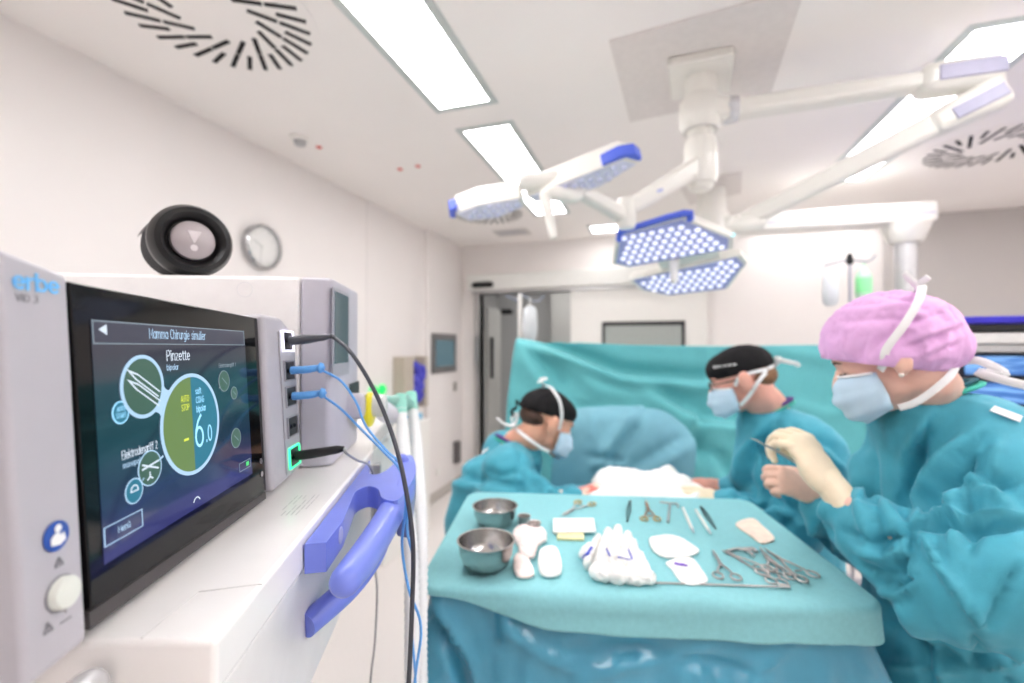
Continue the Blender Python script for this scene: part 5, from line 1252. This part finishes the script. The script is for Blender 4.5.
# ================================================================ people
EXPO=.9
def hd(x,y): return (RT*x+LV*y).normalized()
def headframe(o, f, pitch, roll=0, s=1):
    l=ZV.cross(f); f2=f*math.cos(pitch)-ZV*math.sin(pitch); u=ZV*math.cos(pitch)+f*math.sin(pitch)
    if roll: l,u = l*math.cos(roll)+u*math.sin(roll), u*math.cos(roll)-l*math.sin(roll)
    return TFr(V(o), f2*s, l*s, u*s)
def add_head(bm, H, s=1.0):
    e=lambda x,y,z,a,b_,c_: ell(bm,H(x*s,y*s,z*s),a*s,b_*s,c_*s,H,20,12)
    e(-.008,0,.040,.097,.075,.078); e(.035,0,-.01,.060,.062,.075); e(.04,0,-.062,.050,.048,.036); e(.078,0,-.088,.019,.022,.017); e(.02,0,-.05,.055,.056,.04)
    e(.080,0,.036,.022,.050,.014); e(.062,.034,-.022,.028,.026,.026); e(.062,-.034,-.022,.028,.026,.026)
    tube(bm,[H(.086*s,0,.02*s),H(.104*s,0,-.006*s),H(.110*s,0,-.022*s)],[.009*s,.012*s,.015*s],seg=10,dome=True)
    for q in (1,-1):
        e(.078,.031*q,.013,.015,.015,.011); e(.100,.009*q,-.026,.010,.008,.008)
        e(-.006,.088*q,.004,.021,.012,.036); e(.000,.083*q,-.022,.010,.009,.013)
    e(.092,0,-.050,.013,.024,.009)
def add_neck(bm,H,nb,s=1.0,r=.054):
    tube(bm,[H(-.025*s,0,-.01*s),H(-.028*s,0,-.055*s),V(nb)+ZV*.01,V(nb)-ZV*.045],[r,r*.96,r*1.08,r*1.15],seg=18,dome=True)
def body_limbs(bm, nb, f, hips, sh, el, wr, legs=True):
    l=ZV.cross(f)
    tube(bm,[nb-ZV*.02,nb.lerp(hips,.3),nb.lerp(hips,.65),hips],[.055,.095,.10,.11],seg=20,flat=.68,upv=f,dome=True)
    for S,E_,W_ in zip(sh,el,wr):
        tube(bm,[nb.lerp(S,.3)-ZV*.03,S],[.04,.04],n=1,seg=12,dome=True); tube(bm,[S,E_],[.038,.028],n=1,seg=12,dome=True); tube(bm,[E_,W_],[.028,.022],n=1,seg=12,dome=True)
    if legs:
        for q in (1,-1):
            h=hips+l*.09*q; foot=V((h.x,h.y,.10)); tube(bm,[h-ZV*.02,V((h.x,h.y,hips.z*.52)),foot],[.085,.058,.042],seg=14,dome=True)
            tube(bm,[foot-ZV*.055-f*.04,foot-ZV*.06+f*.15],[.040,.036],n=1,seg=12,dome=True)
def lowerwear(par,hips,f):
    l=ZV.cross(f)
    for q in (1,-1):
        h=hips+l*.09*q; ft=V((h.x,h.y,.11))
        obj('trouser_leg', tube(B(),[V((h.x,h.y,.62)),V((h.x,h.y,.35)),ft],[.10,.085,.072],seg=18), PURPLE, par, smooth=True)
        bm=B(); tube(bm,[ft-ZV*.060-f*.06,ft-ZV*.058+f*.04,ft-ZV*.068+f*.17],[.050,.056,.044],seg=16,dome=True); tube(bm,[ft-ZV*.085-f*.05,ft-ZV*.085+f*.17],[.024,.024],seg=12,n=1,dome=True)
        me=remesh('clog',bm,.008,3); co=mco(me); co[:,2]=np.maximum(co[:,2],.003); setco(me,co); finish('clog',me,WHITEP,par)
def ribbon(name,pts,w_,m,par,out,th=.12):
    return obj(name, tube(B(),pts,w_,seg=8,n=5,flat=th,upv=out), m, par, smooth=True)
def mask(par,H,s=1.0,puff=0,col=MASKB):
    rows=16; colsn=26; bm=B(); vs=[]
    for i in range(rows+1):
        v=i/rows
        def ip(L): 
            t=v*(len(L)-1); k=min(int(t),len(L)-2); q=t-k; return L[k]*(1-q)+L[k+1]*q
        Fw=ip([.100,.128,.134,.130,.120,.098]); z=ip([.002,-.022,-.046,-.070,-.092,-.108]); Wd=ip([.066,.075,.078,.077,.072,.055]); fe=ip([.028,.024,.022,.024,.028,.034])
        zs_=ip([-.010,-.026,-.044,-.060,-.074,-.086])
        Fw+=.0035*math.sin(v*math.pi*6)+puff
        row=[]
        for j in range(colsn+1):
            a=math.radians(-86+172*j/colsn); ca=max(0,math.cos(a)); k=ca**.75
            row.append(bm.verts.new(H((fe+(Fw-fe)*k)*s,Wd*math.sin(a)*s,(zs_+(z-zs_)*ca)*s)))
        vs.append(row)
    for a,b_ in zip(vs,vs[1:]):
        for j in range(colsn): bm.faces.new((a[j],a[j+1],b_[j+1],b_[j]))
    o=obj('face_mask',bm,col,par,smooth=True,ang=180); so=o.modifiers.new('t','SOLIDIFY'); so.thickness=.0015; so.offset=0
    top=[H(.03*s+(.074)*math.cos(a)**.75*s,.068*math.sin(a)*s,(-.010+.014*math.cos(a))*s) for a in [math.radians(q) for q in range(-84,85,12)]]
    e=tube(B(),top,.0034*s,seg=6,n=2,flat=.5); obj('mask_edge',e,MASKW,o if False else par,smooth=True)
    return o
def solidcap(par,name,H,prims,m,plane,s=1.0,vox=.005,fold=(),cr=()):
    """plane(x) gives the height of the lower rim in head space"""
    bm=B()
    for x,y,z,a,b_,c_ in prims: ell(bm,H(x*s,y*s,z*s),a*s,b_*s,c_*s,H,24,16)
    me=remesh(name,bm,vox,4)
    for a,sc,sd_ in fold: noisefold(me,a,sc,sd_,(1,1,.5))
    creases(me,list(cr))
    co=mco(me); q=co-np.array(H.o); s2=H.x.length_squared; X=q@np.array(H.x)/s2; Z=q@np.array(H.z)/s2; lim=plane(X)
    k=Z<lim; co[k]+=np.array(H.z)[None,:]*(lim-Z)[k][:,None]; setco(me,co)
    return finish(name,me,m,par)
def hand(par,fr,side,m,cuff=.07,curl=(.7,.8,.5),spread=.0,s=1.0,thumb='in',cr=.030,name='gloved_hand',fine=.0028):
    """fr: origin wrist, x to the knuckles, z back of the hand; side=+1 puts the thumb on +y"""
    bm=B(); e=lambda x,y,z,a,b_,c_: ell(bm,fr(x*s,y*s,z*s),a*s,b_*s,c_*s,fr,16,10)
    e(.045,0,0,.052,.037,.017); e(.072,.002*side,.001,.030,.040,.014); e(.025,.018*side,-.006,.034,.022,.018); e(.03,-.018*side,-.004,.034,.018,.016)
    tube(bm,[fr(-cuff,0,0),fr(-.02*s,0,0),fr(.012*s,0,0)],[cr,.028*s,.026*s],seg=16,n=2,flat=.82,upv=fr.z,dome=True)
    for k,(y,L,r) in enumerate(((.030,.074,.0090),(.010,.082,.0092),(-.010,.076,.0088),(-.029,.060,.0078))):
        p=V((.088 - (.006 if k==3 else 0)-(.002 if k==0 else 0), y*side, .002)); a=0; pts=[fr(*(p*s))]; cl=curl
        seglen=(.45,.30,.25)
        for j in range(3):
            a+=cl[j]*(1+.10*(k-1)); st=V((math.cos(a),spread*(1.5-k)*side,-math.sin(a)))*L*seglen[j]; p=p+st; pts.append(fr(*(p*s)))
        tube(bm,pts,[r*s,r*.98*s,r*.9*s,r*.8*s],seg=10,n=3,dome=True)
    if thumb=='in': tp=[(.018,.030,-.008),(.045,.046,-.022),(.072,.042,-.042),(.090,.026,-.052)]
    else: tp=[(.018,.030,-.004),(.040,.050,-.010),(.066,.060,-.016),(.090,.062,-.018)]
    tube(bm,[fr(x*s,y*side*s,z*s) for x,y,z in tp],[.0135*s,.0115*s,.0105*s,.0088*s],seg=10,n=3,dome=True)
    me=remesh(name,bm,fine,3); return finish(name,me,m,par)
def gown(par,bd,parts,crs,vox=.011,sm=5,name='gown',m=GOWN,folds=((.006,7,1),(.003,18,4))):
    bm=B()
    for pts,rad,fl,up_ in parts: tube(bm,pts,rad,seg=22,n=5,flat=fl,upv=up_,dome=True)
    nb_,hp,ff,shs,els,wrs=bd
    tube(bm,[nb_+ZV*.016+ff*.022,nb_-ZV*.04+ff*.01,nb_.lerp(hp,.3),nb_.lerp(hp,.65),hp],[.074,.108,.158,.155,.165],seg=22,flat=.82,upv=ff,dome=True)
    for S,E_,W_ in zip(shs,els,wrs):
        tube(bm,[nb_.lerp(S,.25)-ZV*.03,S],[.075,.078],n=1,seg=14,dome=True); tube(bm,[S,E_],[.078,.065],n=1,seg=14,dome=True); tube(bm,[E_,E_.lerp(W_,.88)],[.065,.045],n=1,seg=14)
    me=remesh(name,bm,vox,sm)
    for a,sc,sd_ in folds: noisefold(me,a,sc,sd_,(1,1,.55))
    creases(me,[(c_[0],c_[1],c_[2]*1.8,c_[3]) for c_ in crs])
    return finish(name,me,m,par)
from mathutils.bvhtree import BVHTree
def castobj(o,root,px,py):
    bv=BVHTree.FromPolygons([v.co+ORG[root.name] for v in o.data.vertices],[tuple(p.vertices) for p in o.data.polygons])
    r=(P(px,py,1)-CAM).normalized(); h_=bv.ray_cast(CAM,r); return (h_[0],h_[1]) if h_[0] is not None else (P(px,py,1.5),-r)
def sticker(name,root,o,px,py,pts,m,up=ZV):
    p,n=castobj(o,root,px,py); fr=plane_fr(p+n*.006,n,RT); return obj(name,prism(B(),fr,pts,0,.0015),m,root)
def ringband(name,par,c,n,rx,ry,r,m,fdir,flat=.5):
    n=V(n).normalized(); x=(V(fdir)-n*V(fdir).dot(n)).normalized(); y=n.cross(x)
    return obj(name, tube(B(),[c+x*math.cos(q)*rx+y*math.sin(q)*ry for q in [2*math.pi*k/16 for k in range(16)]],r,seg=8,n=3,closed=True,flat=flat,upv=n), m, par, smooth=True)
# ---------------- nurse at the right edge
f=hd(-.80,.60); l=ZV.cross(f)
Ho=P(893,360,.86); H=headframe(Ho,f,.42,s=.89); HCP=headframe(Ho,f,.42,s=.95)
nb=P(930,402,.885); hips=P(948,640,.98)
w1=thing('person','person in petrol gown and pink lilac cap holding an instrument beside the table','person',V((hips.x,hips.y,0)))
shL=P(985,448,.80); elL=P(985,585,.68); wrL=P(850,506,.83)
shR=nb-l*.17-ZV*.06; elR=P(900,560,1.14); wrR=P(822,508,1.02)
bm=B(); add_head(bm,H); add_neck(bm,H,nb,r=.050); body_limbs(bm,nb,f,hips,[shL,shR],[elL,elR],[wrL,wrR])
finish('body', remesh('body',bm,.0055,4), SKIN, w1)
lowerwear(w1,hips,f)
fl=V((hips.x,hips.y,.42))
parts=[([P(932,425,.90),P(945,470,.93),P(950,560,.97),hips,fl+ZV*.3,fl],[.075,.165,.175,.19,.23,.25],.80,f),
 ([nb.lerp(shL,.3)-ZV*.02,shL,P(1005,520,.74),P(992,590,.69)],[.07,.088,.10,.085],1,None),
 ([nb.lerp(shR,.3)-ZV*.02,shR,elR],[.07,.08,.07],1,None),
 ([elR,P(850,535,1.07),wrR],[.07,.06,.045],1,None),
 ([P(1000,575,.68),P(960,592,.70),P(905,560,.77),P(862,530,.82),P(845,512,.845)],[.085,.078,.066,.056,.044],1,None),
 ([P(1050,585,.70),P(1010,596,.68),P(985,606,.68)],[.10,.07,.040],.8,f),
 ([P(960,520,.80),P(930,570,.76),P(985,600,.68)],[.07,.06,.05],1,None)]
crs=[([(862,440),(866,500),(880,560)],8,.010,'f'),([(918,440),(905,500),(916,560)],9,-.014,'r'),([(930,420),(912,455),(908,500)],6,.010,'f'),
 ([(975,440),(940,480),(916,520)],8,.014,'f'),([(1024,482),(960,484),(935,500)],6,-.009,'r'),([(1024,520),(970,524),(918,520)],5,.016,'f'),
 ([(918,530),(950,580),(988,632)],7,.019,'s'),([(988,632),(1000,600),(1020,560)],5,-.008,'r'),([(840,530),(880,545),(905,530)],4,-.013,'r'),([(850,545),(885,560),(908,548)],4,.012,'r'),
 ([(862,565),(890,575),(905,560)],4,-.012,'r'),([(880,585),(900,590),(915,580)],4,.010,'f'),([(900,545),(900,575),(905,600)],4,-.010,'r'),([(930,500),(970,470),(1010,500)],8,.010,'f'),
 ([(940,690),(930,650),(890,600)],7,.012,'f'),([(975,675),(940,650),(880,620)],6,-.012,'r'),([(975,672),(920,665),(885,665)],5,.010,'r'),([(975,672),(980,650),(975,635)],4,-.010,'r'),([(975,672),(1000,660),(1024,655)],5,.012,'r'),([(975,672),(1010,680),(1024,690)],4,-.010,'r'),
 ([(955,480),(965,520),(960,560)],9,.008,'f'),([(1000,440),(990,470),(1000,500)],8,.008,'r'),([(820,520),(815,560),(830,600)],8,.010,'f'),([(840,560),(845,600),(860,640)],7,-.010,'r')]
gw1=gown(w1,(nb,hips,f,[shL,shR],[elL,elR],[wrL,wrR]),parts,crs,vox=.0085,sm=5,folds=((.006,9,1),(.003,17,7),(.0015,40,4)))
ringband('neck_binding',w1,nb+ZV*.012,ZV*.9+f*.35,.074,.068,.009,GREENT,f)
ringband('scrub_collar',w1,nb+ZV*.022,ZV*.9+f*.35,.066,.060,.007,mat('scrub dark teal',(24,92,104),.8),f)
sticker('back_tag',w1,gw1,1003,417,[(-.018,.010),(.012,-.014),(.022,-.004),(-.006,.018)],MASKW)
solidcap(w1,'bouffant_cap',HCP,[(-.004,0,.052,.108,.085,.086),(-.045,0,.034,.080,.090,.078),(-.078,0,.004,.046,.066,.054),(.035,0,.050,.072,.078,.062),(.0,0,.012,.075,.096,.060),(-.05,0,.0,.055,.085,.055)],CAPP,lambda x: -.014+.60*x,fold=((.0035,38,3),(.0015,95,6)),vox=.004,
  cr=[([(830,310),(880,305),(930,300)],4,.004,'f'),([(840,322),(890,318),(925,322)],3.5,-.004,'r'),([(960,325),(935,335),(905,345)],3.5,.005,'f'),([(950,310),(925,318),(900,322)],3.5,-.005,'r'),([(960,340),(940,348),(925,358)],3,.005,'f'),([(870,297),(900,300),(925,312)],4,.004,'f')])
mask(w1,H)
cap_l=lambda x,y,z: H(x,y,z)
for q in (1,-1):
    ribbon('mask_strap',[H(.030,.073*q,-.008),H(.018,.094*q,.006),H(.004,.102*q,.028),H(-.040,.104*q,.060),H(-.078,.086*q,.092),H(-.098,.046*q,.114),H(-.104,.004*q,.122)],.0065,MASKW,w1,H.y*q+H.z*.3)
    ribbon('mask_strap',[H(.034,.060*q,-.088),H(.0,.066*q,-.085),H(-.06,.056*q,-.060),H(-.088,.012*q,-.040)],.006,MASKW,w1,H.y*q)
obj('strap_bow', tube(B(),[H(-.100,0,.118),H(-.095,.012,.138),H(-.090,.02,.158),H(-.100,.004,.130),H(-.12,.02,.132)],.0055,seg=8,flat=.35,upv=H.y), MASKW, w1, smooth=True)
obj('strap_bow', tube(B(),[H(-.085,0,-.042),H(-.115,.015,-.050),H(-.135,.03,-.085),H(-.105,.02,-.070),H(-.140,.05,-.105),H(-.165,.055,-.12)],.007,seg=8,flat=.35,upv=H.y), MASKW, w1, smooth=True)
bm=B(); ell(bm,H(-.052,0,-.004),.052,.070,.046,H); ell(bm,H(-.066,0,-.030),.030,.046,.030,H)
me=remesh('hair',bm,.004,2); noisefold(me,.002,90,2); finish('hair',me,HAIR,w1)
for q in (1,-1):
    bm=B(); ell(bm,H(.004,.088*q,-.028),.005,.005,.005,H,10,8); obj('pearl_earring',bm,mat('pearl',(240,234,226),.2,coat=.5),w1,smooth=True)
    obj('eyebrow',tube(B(),[H(.098,.014*q,.030),H(.096,.032*q,.034),H(.084,.048*q,.028)],[.0026,.003,.0014],seg=6,flat=.5),HAIR,w1,smooth=True)
    obj('eyelashes',tube(B(),[H(.096,.020*q,.006),H(.096,.032*q,.003),H(.086,.044*q,.005)],[.0014,.002,.0012],seg=6),mat('lash dark',(50,34,30),.6),w1,smooth=True)
# left hand with glove
K=P(797,452,.925); xx=(K-P(838,492,.86)).normalized()
hf=plane_fr(P(834,489,.86), RT*.30+ZV*.62-LV*.72, xx); hf.y=hf.z.cross(hf.x)
sideL=1 if hf.y.dot(LV)>0 else -1
hand(w1,hf,sideL,GLOVE,cuff=.10,curl=(.75,.95,.6),cr=.040,fine=.0026,s=1.16)
hf2=plane_fr(P(816,492,1.02), RT*.1+ZV*.45-LV*.85, (P(790,472,.98)-P(816,492,1.02))); hf2.y=hf2.z.cross(hf2.x)
hand(w1,hf2,-1,mat('glove thin rosy',(232,190,170),.5,var=.08,nscale=40),cuff=.04,curl=(.85,1.0,.6),cr=.03,fine=.0026,s=.88)
sc_=thing('scalpel','slim steel instrument held in the gloved hand of the pink capped nurse','scalpel',P(772,448,.90))
obj('handle', tube(B(),[P(797,463,.915),P(775,450,.905),P(765,445,.900)],[.0036,.0034,.003],n=1,seg=10,flat=.7), STEELD, sc_, smooth=True)
obj('blade', tube(B(),[P(765,445,.900),P(756,440,.897),P(750,438,.895)],[.003,.0034,.0008],n=1,seg=8,flat=.4), STEEL, sc_, smooth=True)
# ---------------- surgeon on the left side
f=hd(.95,.30); l=ZV.cross(f)
H=headframe(P(545,423,1.70),f,.42); nb=P(517,449,1.72); hips=P(478,640,1.74)
w2=thing('person','person in black cap bending over the field on the left, seen from the side','person',V((hips.x,hips.y,0)))
shN=P(508,474,1.56); elN=P(540,512,1.50); wrN=P(572,497,1.50)
shF=nb+l*.18-ZV*.06; elF=shF-ZV*.22+f*.10; wrF=P(610,492,1.70)
bm=B(); add_head(bm,H); add_neck(bm,H,nb,r=.058); body_limbs(bm,nb,f,hips,[shN,shF],[elN,elF],[wrN,wrF])
finish('body', remesh('body',bm,.0065,4), mat('skin tan',(224,168,142),.5,var=.05,nscale=25,sss=.1), w2)
lowerwear(w2,hips,f)
fl=V((hips.x,hips.y,.40))
parts=[([P(512,462,1.72),P(498,486,1.72),P(486,540,1.73),hips,fl+ZV*.2,fl],[.08,.17,.185,.19,.20,.21],.80,f),
 ([nb.lerp(shN,.3)-ZV*.02,shN,P(524,500,1.52),elN],[.075,.095,.088,.075],1,None),([elN,P(560,504,1.5),wrN],[.075,.060,.042],1,None),
 ([nb.lerp(shF,.3)-ZV*.02,shF,elF,wrF],[.07,.09,.07,.04],1,None),
 ([P(500,500,1.58),P(470,540,1.58),P(452,556,1.60)],[.08,.07,.045],1,None)]
gw2=gown(w2,(nb,hips,f,[shN,shF],[elN,elF],[wrN,wrF]),parts,[([(520,450),(522,475),(521,500)],3,-.010,'s'),([(455,480),(485,485),(515,492)],6,.014,'f'),([(470,460),(460,490),(445,540)],6,.012,'r'),([(530,470),(545,480),(562,495)],5,.012,'f'),([(480,470),(500,475),(520,470)],5,-.010,'r')],vox=.012)
ringband('neck_binding',w2,nb+ZV*.008-f*.008,ZV*.9+f*.45,.080,.074,.010,GREENT,f)
ringband('scrub_collar',w2,nb+ZV*.022-f*.012,ZV*.9+f*.45,.070,.064,.012,PURPLE,f)
sticker('gown_tape',w2,gw2,486,452,[(-.016,-.014),(.014,-.010),(.016,.012),(-.014,.014)],MASKW)
solidcap(w2,'surgical_cap',H,[(-.008,0,.048,.106,.083,.080),(.02,0,.062,.085,.076,.058),(-.05,0,.043,.068,.076,.064)],CAPB,lambda x: .034-.12*(-x).clip(-.2,.2)*1.0,fold=((.002,40,3),),vox=.005)
bm=B(); ell(bm,H(-.056,0,.006),.050,.071,.040,H); me=remesh('hair',bm,.005,2); noisefold(me,.0015,100,2); finish('hair',me,mat('dark brown hair',(70,48,38),.6,bump=.8,bscale=300,var=.2),w2)
obj('cap_ties', tube(B(),[H(-.110,0,.02),H(-.135,.01,.035),H(-.128,.0,.012),H(-.145,-.015,-.005),H(-.13,0,-.02)],.007,seg=8,flat=.5), CAPB, w2, smooth=True)
mask(w2,H)
for q in (1,-1):
    ribbon('mask_strap',[H(.030,.073*q,-.004),H(.012,.088*q,.045),H(-.016,.084*q,.092),H(-.045,.045*q,.124),H(-.055,.004*q,.130)],.0065,MASKW,w2,H.y*q+H.z*.3)
    ribbon('mask_strap',[H(.034,.060*q,-.088),H(-.01,.068*q,-.085),H(-.06,.062*q,-.075),H(-.098,.015*q,-.062)],.006,MASKW,w2,H.y*q)
    obj('eyebrow',tube(B(),[H(.098,.014*q,.028),H(.096,.032*q,.032),H(.084,.048*q,.026)],[.003,.0035,.0015],seg=6,flat=.5),HAIR,w2,smooth=True)
obj('strap_bow', tube(B(),[H(-.055,0,.128),H(-.08,.01,.140),H(-.065,-.01,.152),H(-.09,.0,.126)],.006,seg=8,flat=.35), MASKW, w2, smooth=True)
obj('strap_bow', tube(B(),[H(-.095,0,-.062),H(-.125,.01,-.035),H(-.12,-.01,-.010),H(-.11,0,-.05),H(-.15,-.02,-.06),H(-.19,-.03,-.05)],.007,seg=8,flat=.35), MASKW, w2, smooth=True)
BG=mat('glove blood smeared',(232,184,172),.45,var=.22,nscale=28)
_r=[n for n in BG.node_tree.nodes if n.type=='VALTORGB'][0].color_ramp; _r.elements[0].position=.42; _r.elements[0].color=srgb((206,84,76))+(1,); _r.elements[1].position=.56; _r.elements[1].color=srgb((240,212,192))+(1,)
hf=plane_fr(wrN, ZV*.9-LV*.4-RT*.1, RT*.95+LV*.2-ZV*.05); hf.y=hf.z.cross(hf.x)
hand(w2,hf,1,BG,cuff=.03,curl=(.35,.5,.4),cr=.034,fine=.0035)
hf=plane_fr(wrF, ZV*.9-LV*.4, RT*.9-ZV*.1); hf.y=hf.z.cross(hf.x)
hand(w2,hf,-1,BG,cuff=.03,curl=(.35,.5,.4),cr=.034,fine=.004)
# ---------------- surgeon on the right side
f=hd(-.91,.41); l=ZV.cross(f)
H=headframe(P(743,381,1.47),f,.32,s=.93); nb=P(768,412,1.50); hips=P(795,590,1.56)
w3=thing('person','person with glasses and lettered black cap operating between drape and nurse','person',V((hips.x,hips.y,0)))
shN=P(812,452,1.37); elN=P(795,530,1.36); wrN=P(724,502,1.43)
shF=nb-l*.16-ZV*.06; elF=shF-ZV*.22-f*.03; wrF=P(726,488,1.60)
bm=B(); add_head(bm,H); add_neck(bm,H,nb,r=.058); body_limbs(bm,nb,f,hips,[shN,shF],[elN,elF],[wrN,wrF])
finish('body', remesh('body',bm,.006,4), mat('skin rosy',(232,172,154),.5,var=.05,nscale=25,sss=.1), w3)
lowerwear(w3,hips,f)
fl=V((hips.x,hips.y,.40))
parts=[([P(772,425,1.50),P(782,455,1.50),P(788,520,1.53),hips,fl+ZV*.2,fl],[.08,.165,.18,.18,.19,.20],.82,f),
 ([nb.lerp(shN,.3)-ZV*.02,shN,P(812,495,1.35),elN],[.075,.092,.088,.078],1,None),([elN,P(755,515,1.40),wrN],[.078,.066,.045],1,None),
 ([nb.lerp(shF,.3)-ZV*.02,shF,elF,wrF],[.07,.09,.07,.04],1,None)]
gw3=gown(w3,(nb,hips,f,[shN,shF],[elN,elF],[wrN,wrF]),parts,[([(770,425),(745,460),(735,500)],6,.012,'f'),([(760,440),(770,480),(765,520)],6,-.016,'r'),([(790,430),(800,470),(790,510)],6,.014,'f'),([(745,480),(760,500),(750,530)],5,-.014,'r'),([(805,440),(830,450),(850,470)],6,.012,'f'),([(740,510),(775,505),(805,520)],5,.012,'f'),([(775,540),(790,520),(810,515)],5,-.012,'r')],vox=.011)
ringband('neck_binding',w3,nb+ZV*.006,ZV*.9+f*.4,.078,.072,.008,GREENT,f)
ringband('scrub_collar',w3,nb+ZV*.018,ZV*.9+f*.4,.070,.064,.011,PURPLE,f)
solidcap(w3,'surgical_cap',H,[(-.008,0,.050,.105,.083,.074),(.02,0,.058,.088,.078,.058),(-.045,0,.045,.068,.076,.060)],CAPB,lambda x: .030+0*x,fold=((.002,40,3),),vox=.005)
bm=B(); ell(bm,H(-.056,0,.002),.054,.071,.044,H); me=remesh('hair',bm,.005,2); noisefold(me,.002,90,2); finish('hair',me,mat('light brown hair',(134,96,66),.6,bump=.8,bscale=300,var=.2),w3)
# cap lettering set on the side of the cap
cp=hit(723,367,H(0.0,.088,.05),H.y*.8+H.x*.6); cfz=(H.y*.62+H.x*.75+H.z*.12).normalized()
cap_o=[o for o in C.objects if o.parent==w3 and o.name.startswith('surgical_cap')][0]
from mathutils.bvhtree import BVHTree
bv=BVHTree.FromPolygons([v.co+ORG[w3.name] for v in cap_o.data.vertices],[tuple(p.vertices) for p in cap_o.data.polygons])
LT=[]
def castcap(px,py):
    r=(P(px,py,1)-CAM).normalized(); h_=bv.ray_cast(CAM,r); return h_[0],h_[1]
q0,qn=castcap(713,368); q1,_=castcap(736,365)
WL=mat('cap lettering white',(226,226,226),.6)
if q0 is not None and q1 is not None:
    mid=(q0+q1)/2; bm_=castcap(725,366)[0]; nrm=castcap(725,366)[1]
    wd=(q1-q0).length
    g=TFr(bm_+nrm*.0045,(q1-q0).normalized(),nrm.cross((q1-q0).normalized()),nrm)
    lt=text('BRUSTZENTR', g, .0125, WL, cap_o, 'cap_lettering', sx=.80, wt=.26, ext=.0004) if False else None
    bm=B(); 
    # the lettering is only legible as a small emblem and a row of strokes
    rr=random.Random(4); x=-wd/2
    prism(bm,g,[(x,-.004),(x+.006,-.004),(x+.006,.0045),(x,.0045)],0,.0006); x+=.0085
    while x<wd/2:
        w_=.0035+rr.random()*.0015; box(bm,g,x,x+w_*.4,-.0035,.0035,0,.0005); box(bm,g,x,x+w_,.0022 if rr.random()>.5 else -.0035,.0035 if rr.random()>.3 else .0028,0,.0005); x+=w_+.0022
    obj('cap_lettering', bm, WL, cap_o)
mask(w3,H)
for q in (1,-1):
    ribbon('mask_strap',[H(.030,.073*q,-.004),H(.008,.086*q,.022),H(-.035,.084*q,.025),H(-.085,.050*q,.020),H(-.105,.005*q,.018)],.0055,MASKW,w3,H.y*q)
    ribbon('mask_strap',[H(.036,.066*q,-.070),H(.0,.080*q,-.045),H(-.045,.082*q,-.005),H(-.09,.045*q,.022),H(-.108,.006*q,.03)],.006,MASKW,w3,H.y*q)
    obj('glasses_lens',tube(B(),[H(.106,.030*q,.012)+(H.y*math.cos(a)*.021+H.z*math.sin(a)*.014) for a in [2*math.pi*k/12 for k in range(12)]],.0022,seg=6,n=2,closed=True),BLACK,w3,smooth=True)
    obj('glasses_temple',tube(B(),[H(.104,.051*q,.018),H(.06,.074*q,.016),H(-.004,.084*q,.014)],.0018,seg=6,n=2),BLACK,w3,smooth=True)
    obj('eyebrow',tube(B(),[H(.098,.014*q,.030),H(.096,.032*q,.034),H(.084,.048*q,.028)],[.003,.0035,.0015],seg=6,flat=.5),HAIR,w3,smooth=True)
obj('glasses_bridge',tube(B(),[H(.109,.010,.014),H(.112,0,.017),H(.109,-.010,.014)],.0018,seg=6,n=2),BLACK,w3,smooth=True)
obj('strap_bow', tube(B(),[H(-.105,0,.022),H(-.130,.02,.038),H(-.115,.0,.045),H(-.145,.03,.025),H(-.165,.045,.012),H(-.170,.045,.002)],.007,seg=8,flat=.4), MASKW, w3, smooth=True)
hf=plane_fr(wrN, ZV*.8-LV*.6, RT*-.93+LV*.3-ZV*.05); hf.y=hf.z.cross(hf.x)
hand(w3,hf,-1 if hf.y.dot(LV)<0 else 1,GLOVE,cuff=.03,curl=(.35,.5,.4),cr=.036,fine=.0035)
hf=plane_fr(wrF, ZV*.7-LV*.7, RT*-.9+ZV*.05); hf.y=hf.z.cross(hf.x)
hand(w3,hf,1,mat('glove rosy',(226,160,142),.5,var=.1,nscale=30),cuff=.03,curl=(.3,.5,.4),cr=.034,fine=.004)
# ================================================================ camera and look
cd = bpy.data.cameras.new('camera'); co_ = bpy.data.objects.new('camera', cd); C.objects.link(co_); SC.camera = co_
cd.sensor_width=36; cd.lens=16; cd.clip_start=.01; cd.clip_end=50
co_.location = CAM; co_.rotation_euler = (math.pi/2+PIT,0,YAW)
cd.dof.use_dof=True; cd.dof.focus_distance=.43; cd.dof.aperture_fstop=3.2
w = bpy.data.worlds.new('world'); SC.world=w; w.use_nodes=True; w.node_tree.nodes['Background'].inputs[0].default_value=(.9,.93,1,1); w.node_tree.nodes['Background'].inputs[1].default_value=.3
SC.view_settings.view_transform='Standard'; SC.view_settings.look='None'; SC.view_settings.gamma=1; SC.view_settings.use_curve_mapping=False
SC.view_settings.exposure=EXPO
try: SC.cycles.use_denoising=True; SC.cycles.max_bounces=10; SC.cycles.diffuse_bounces=7; SC.cycles.caustics_reflective=False; SC.cycles.caustics_refractive=False; SC.cycles.sample_clamp_indirect=6
except Exception: pass
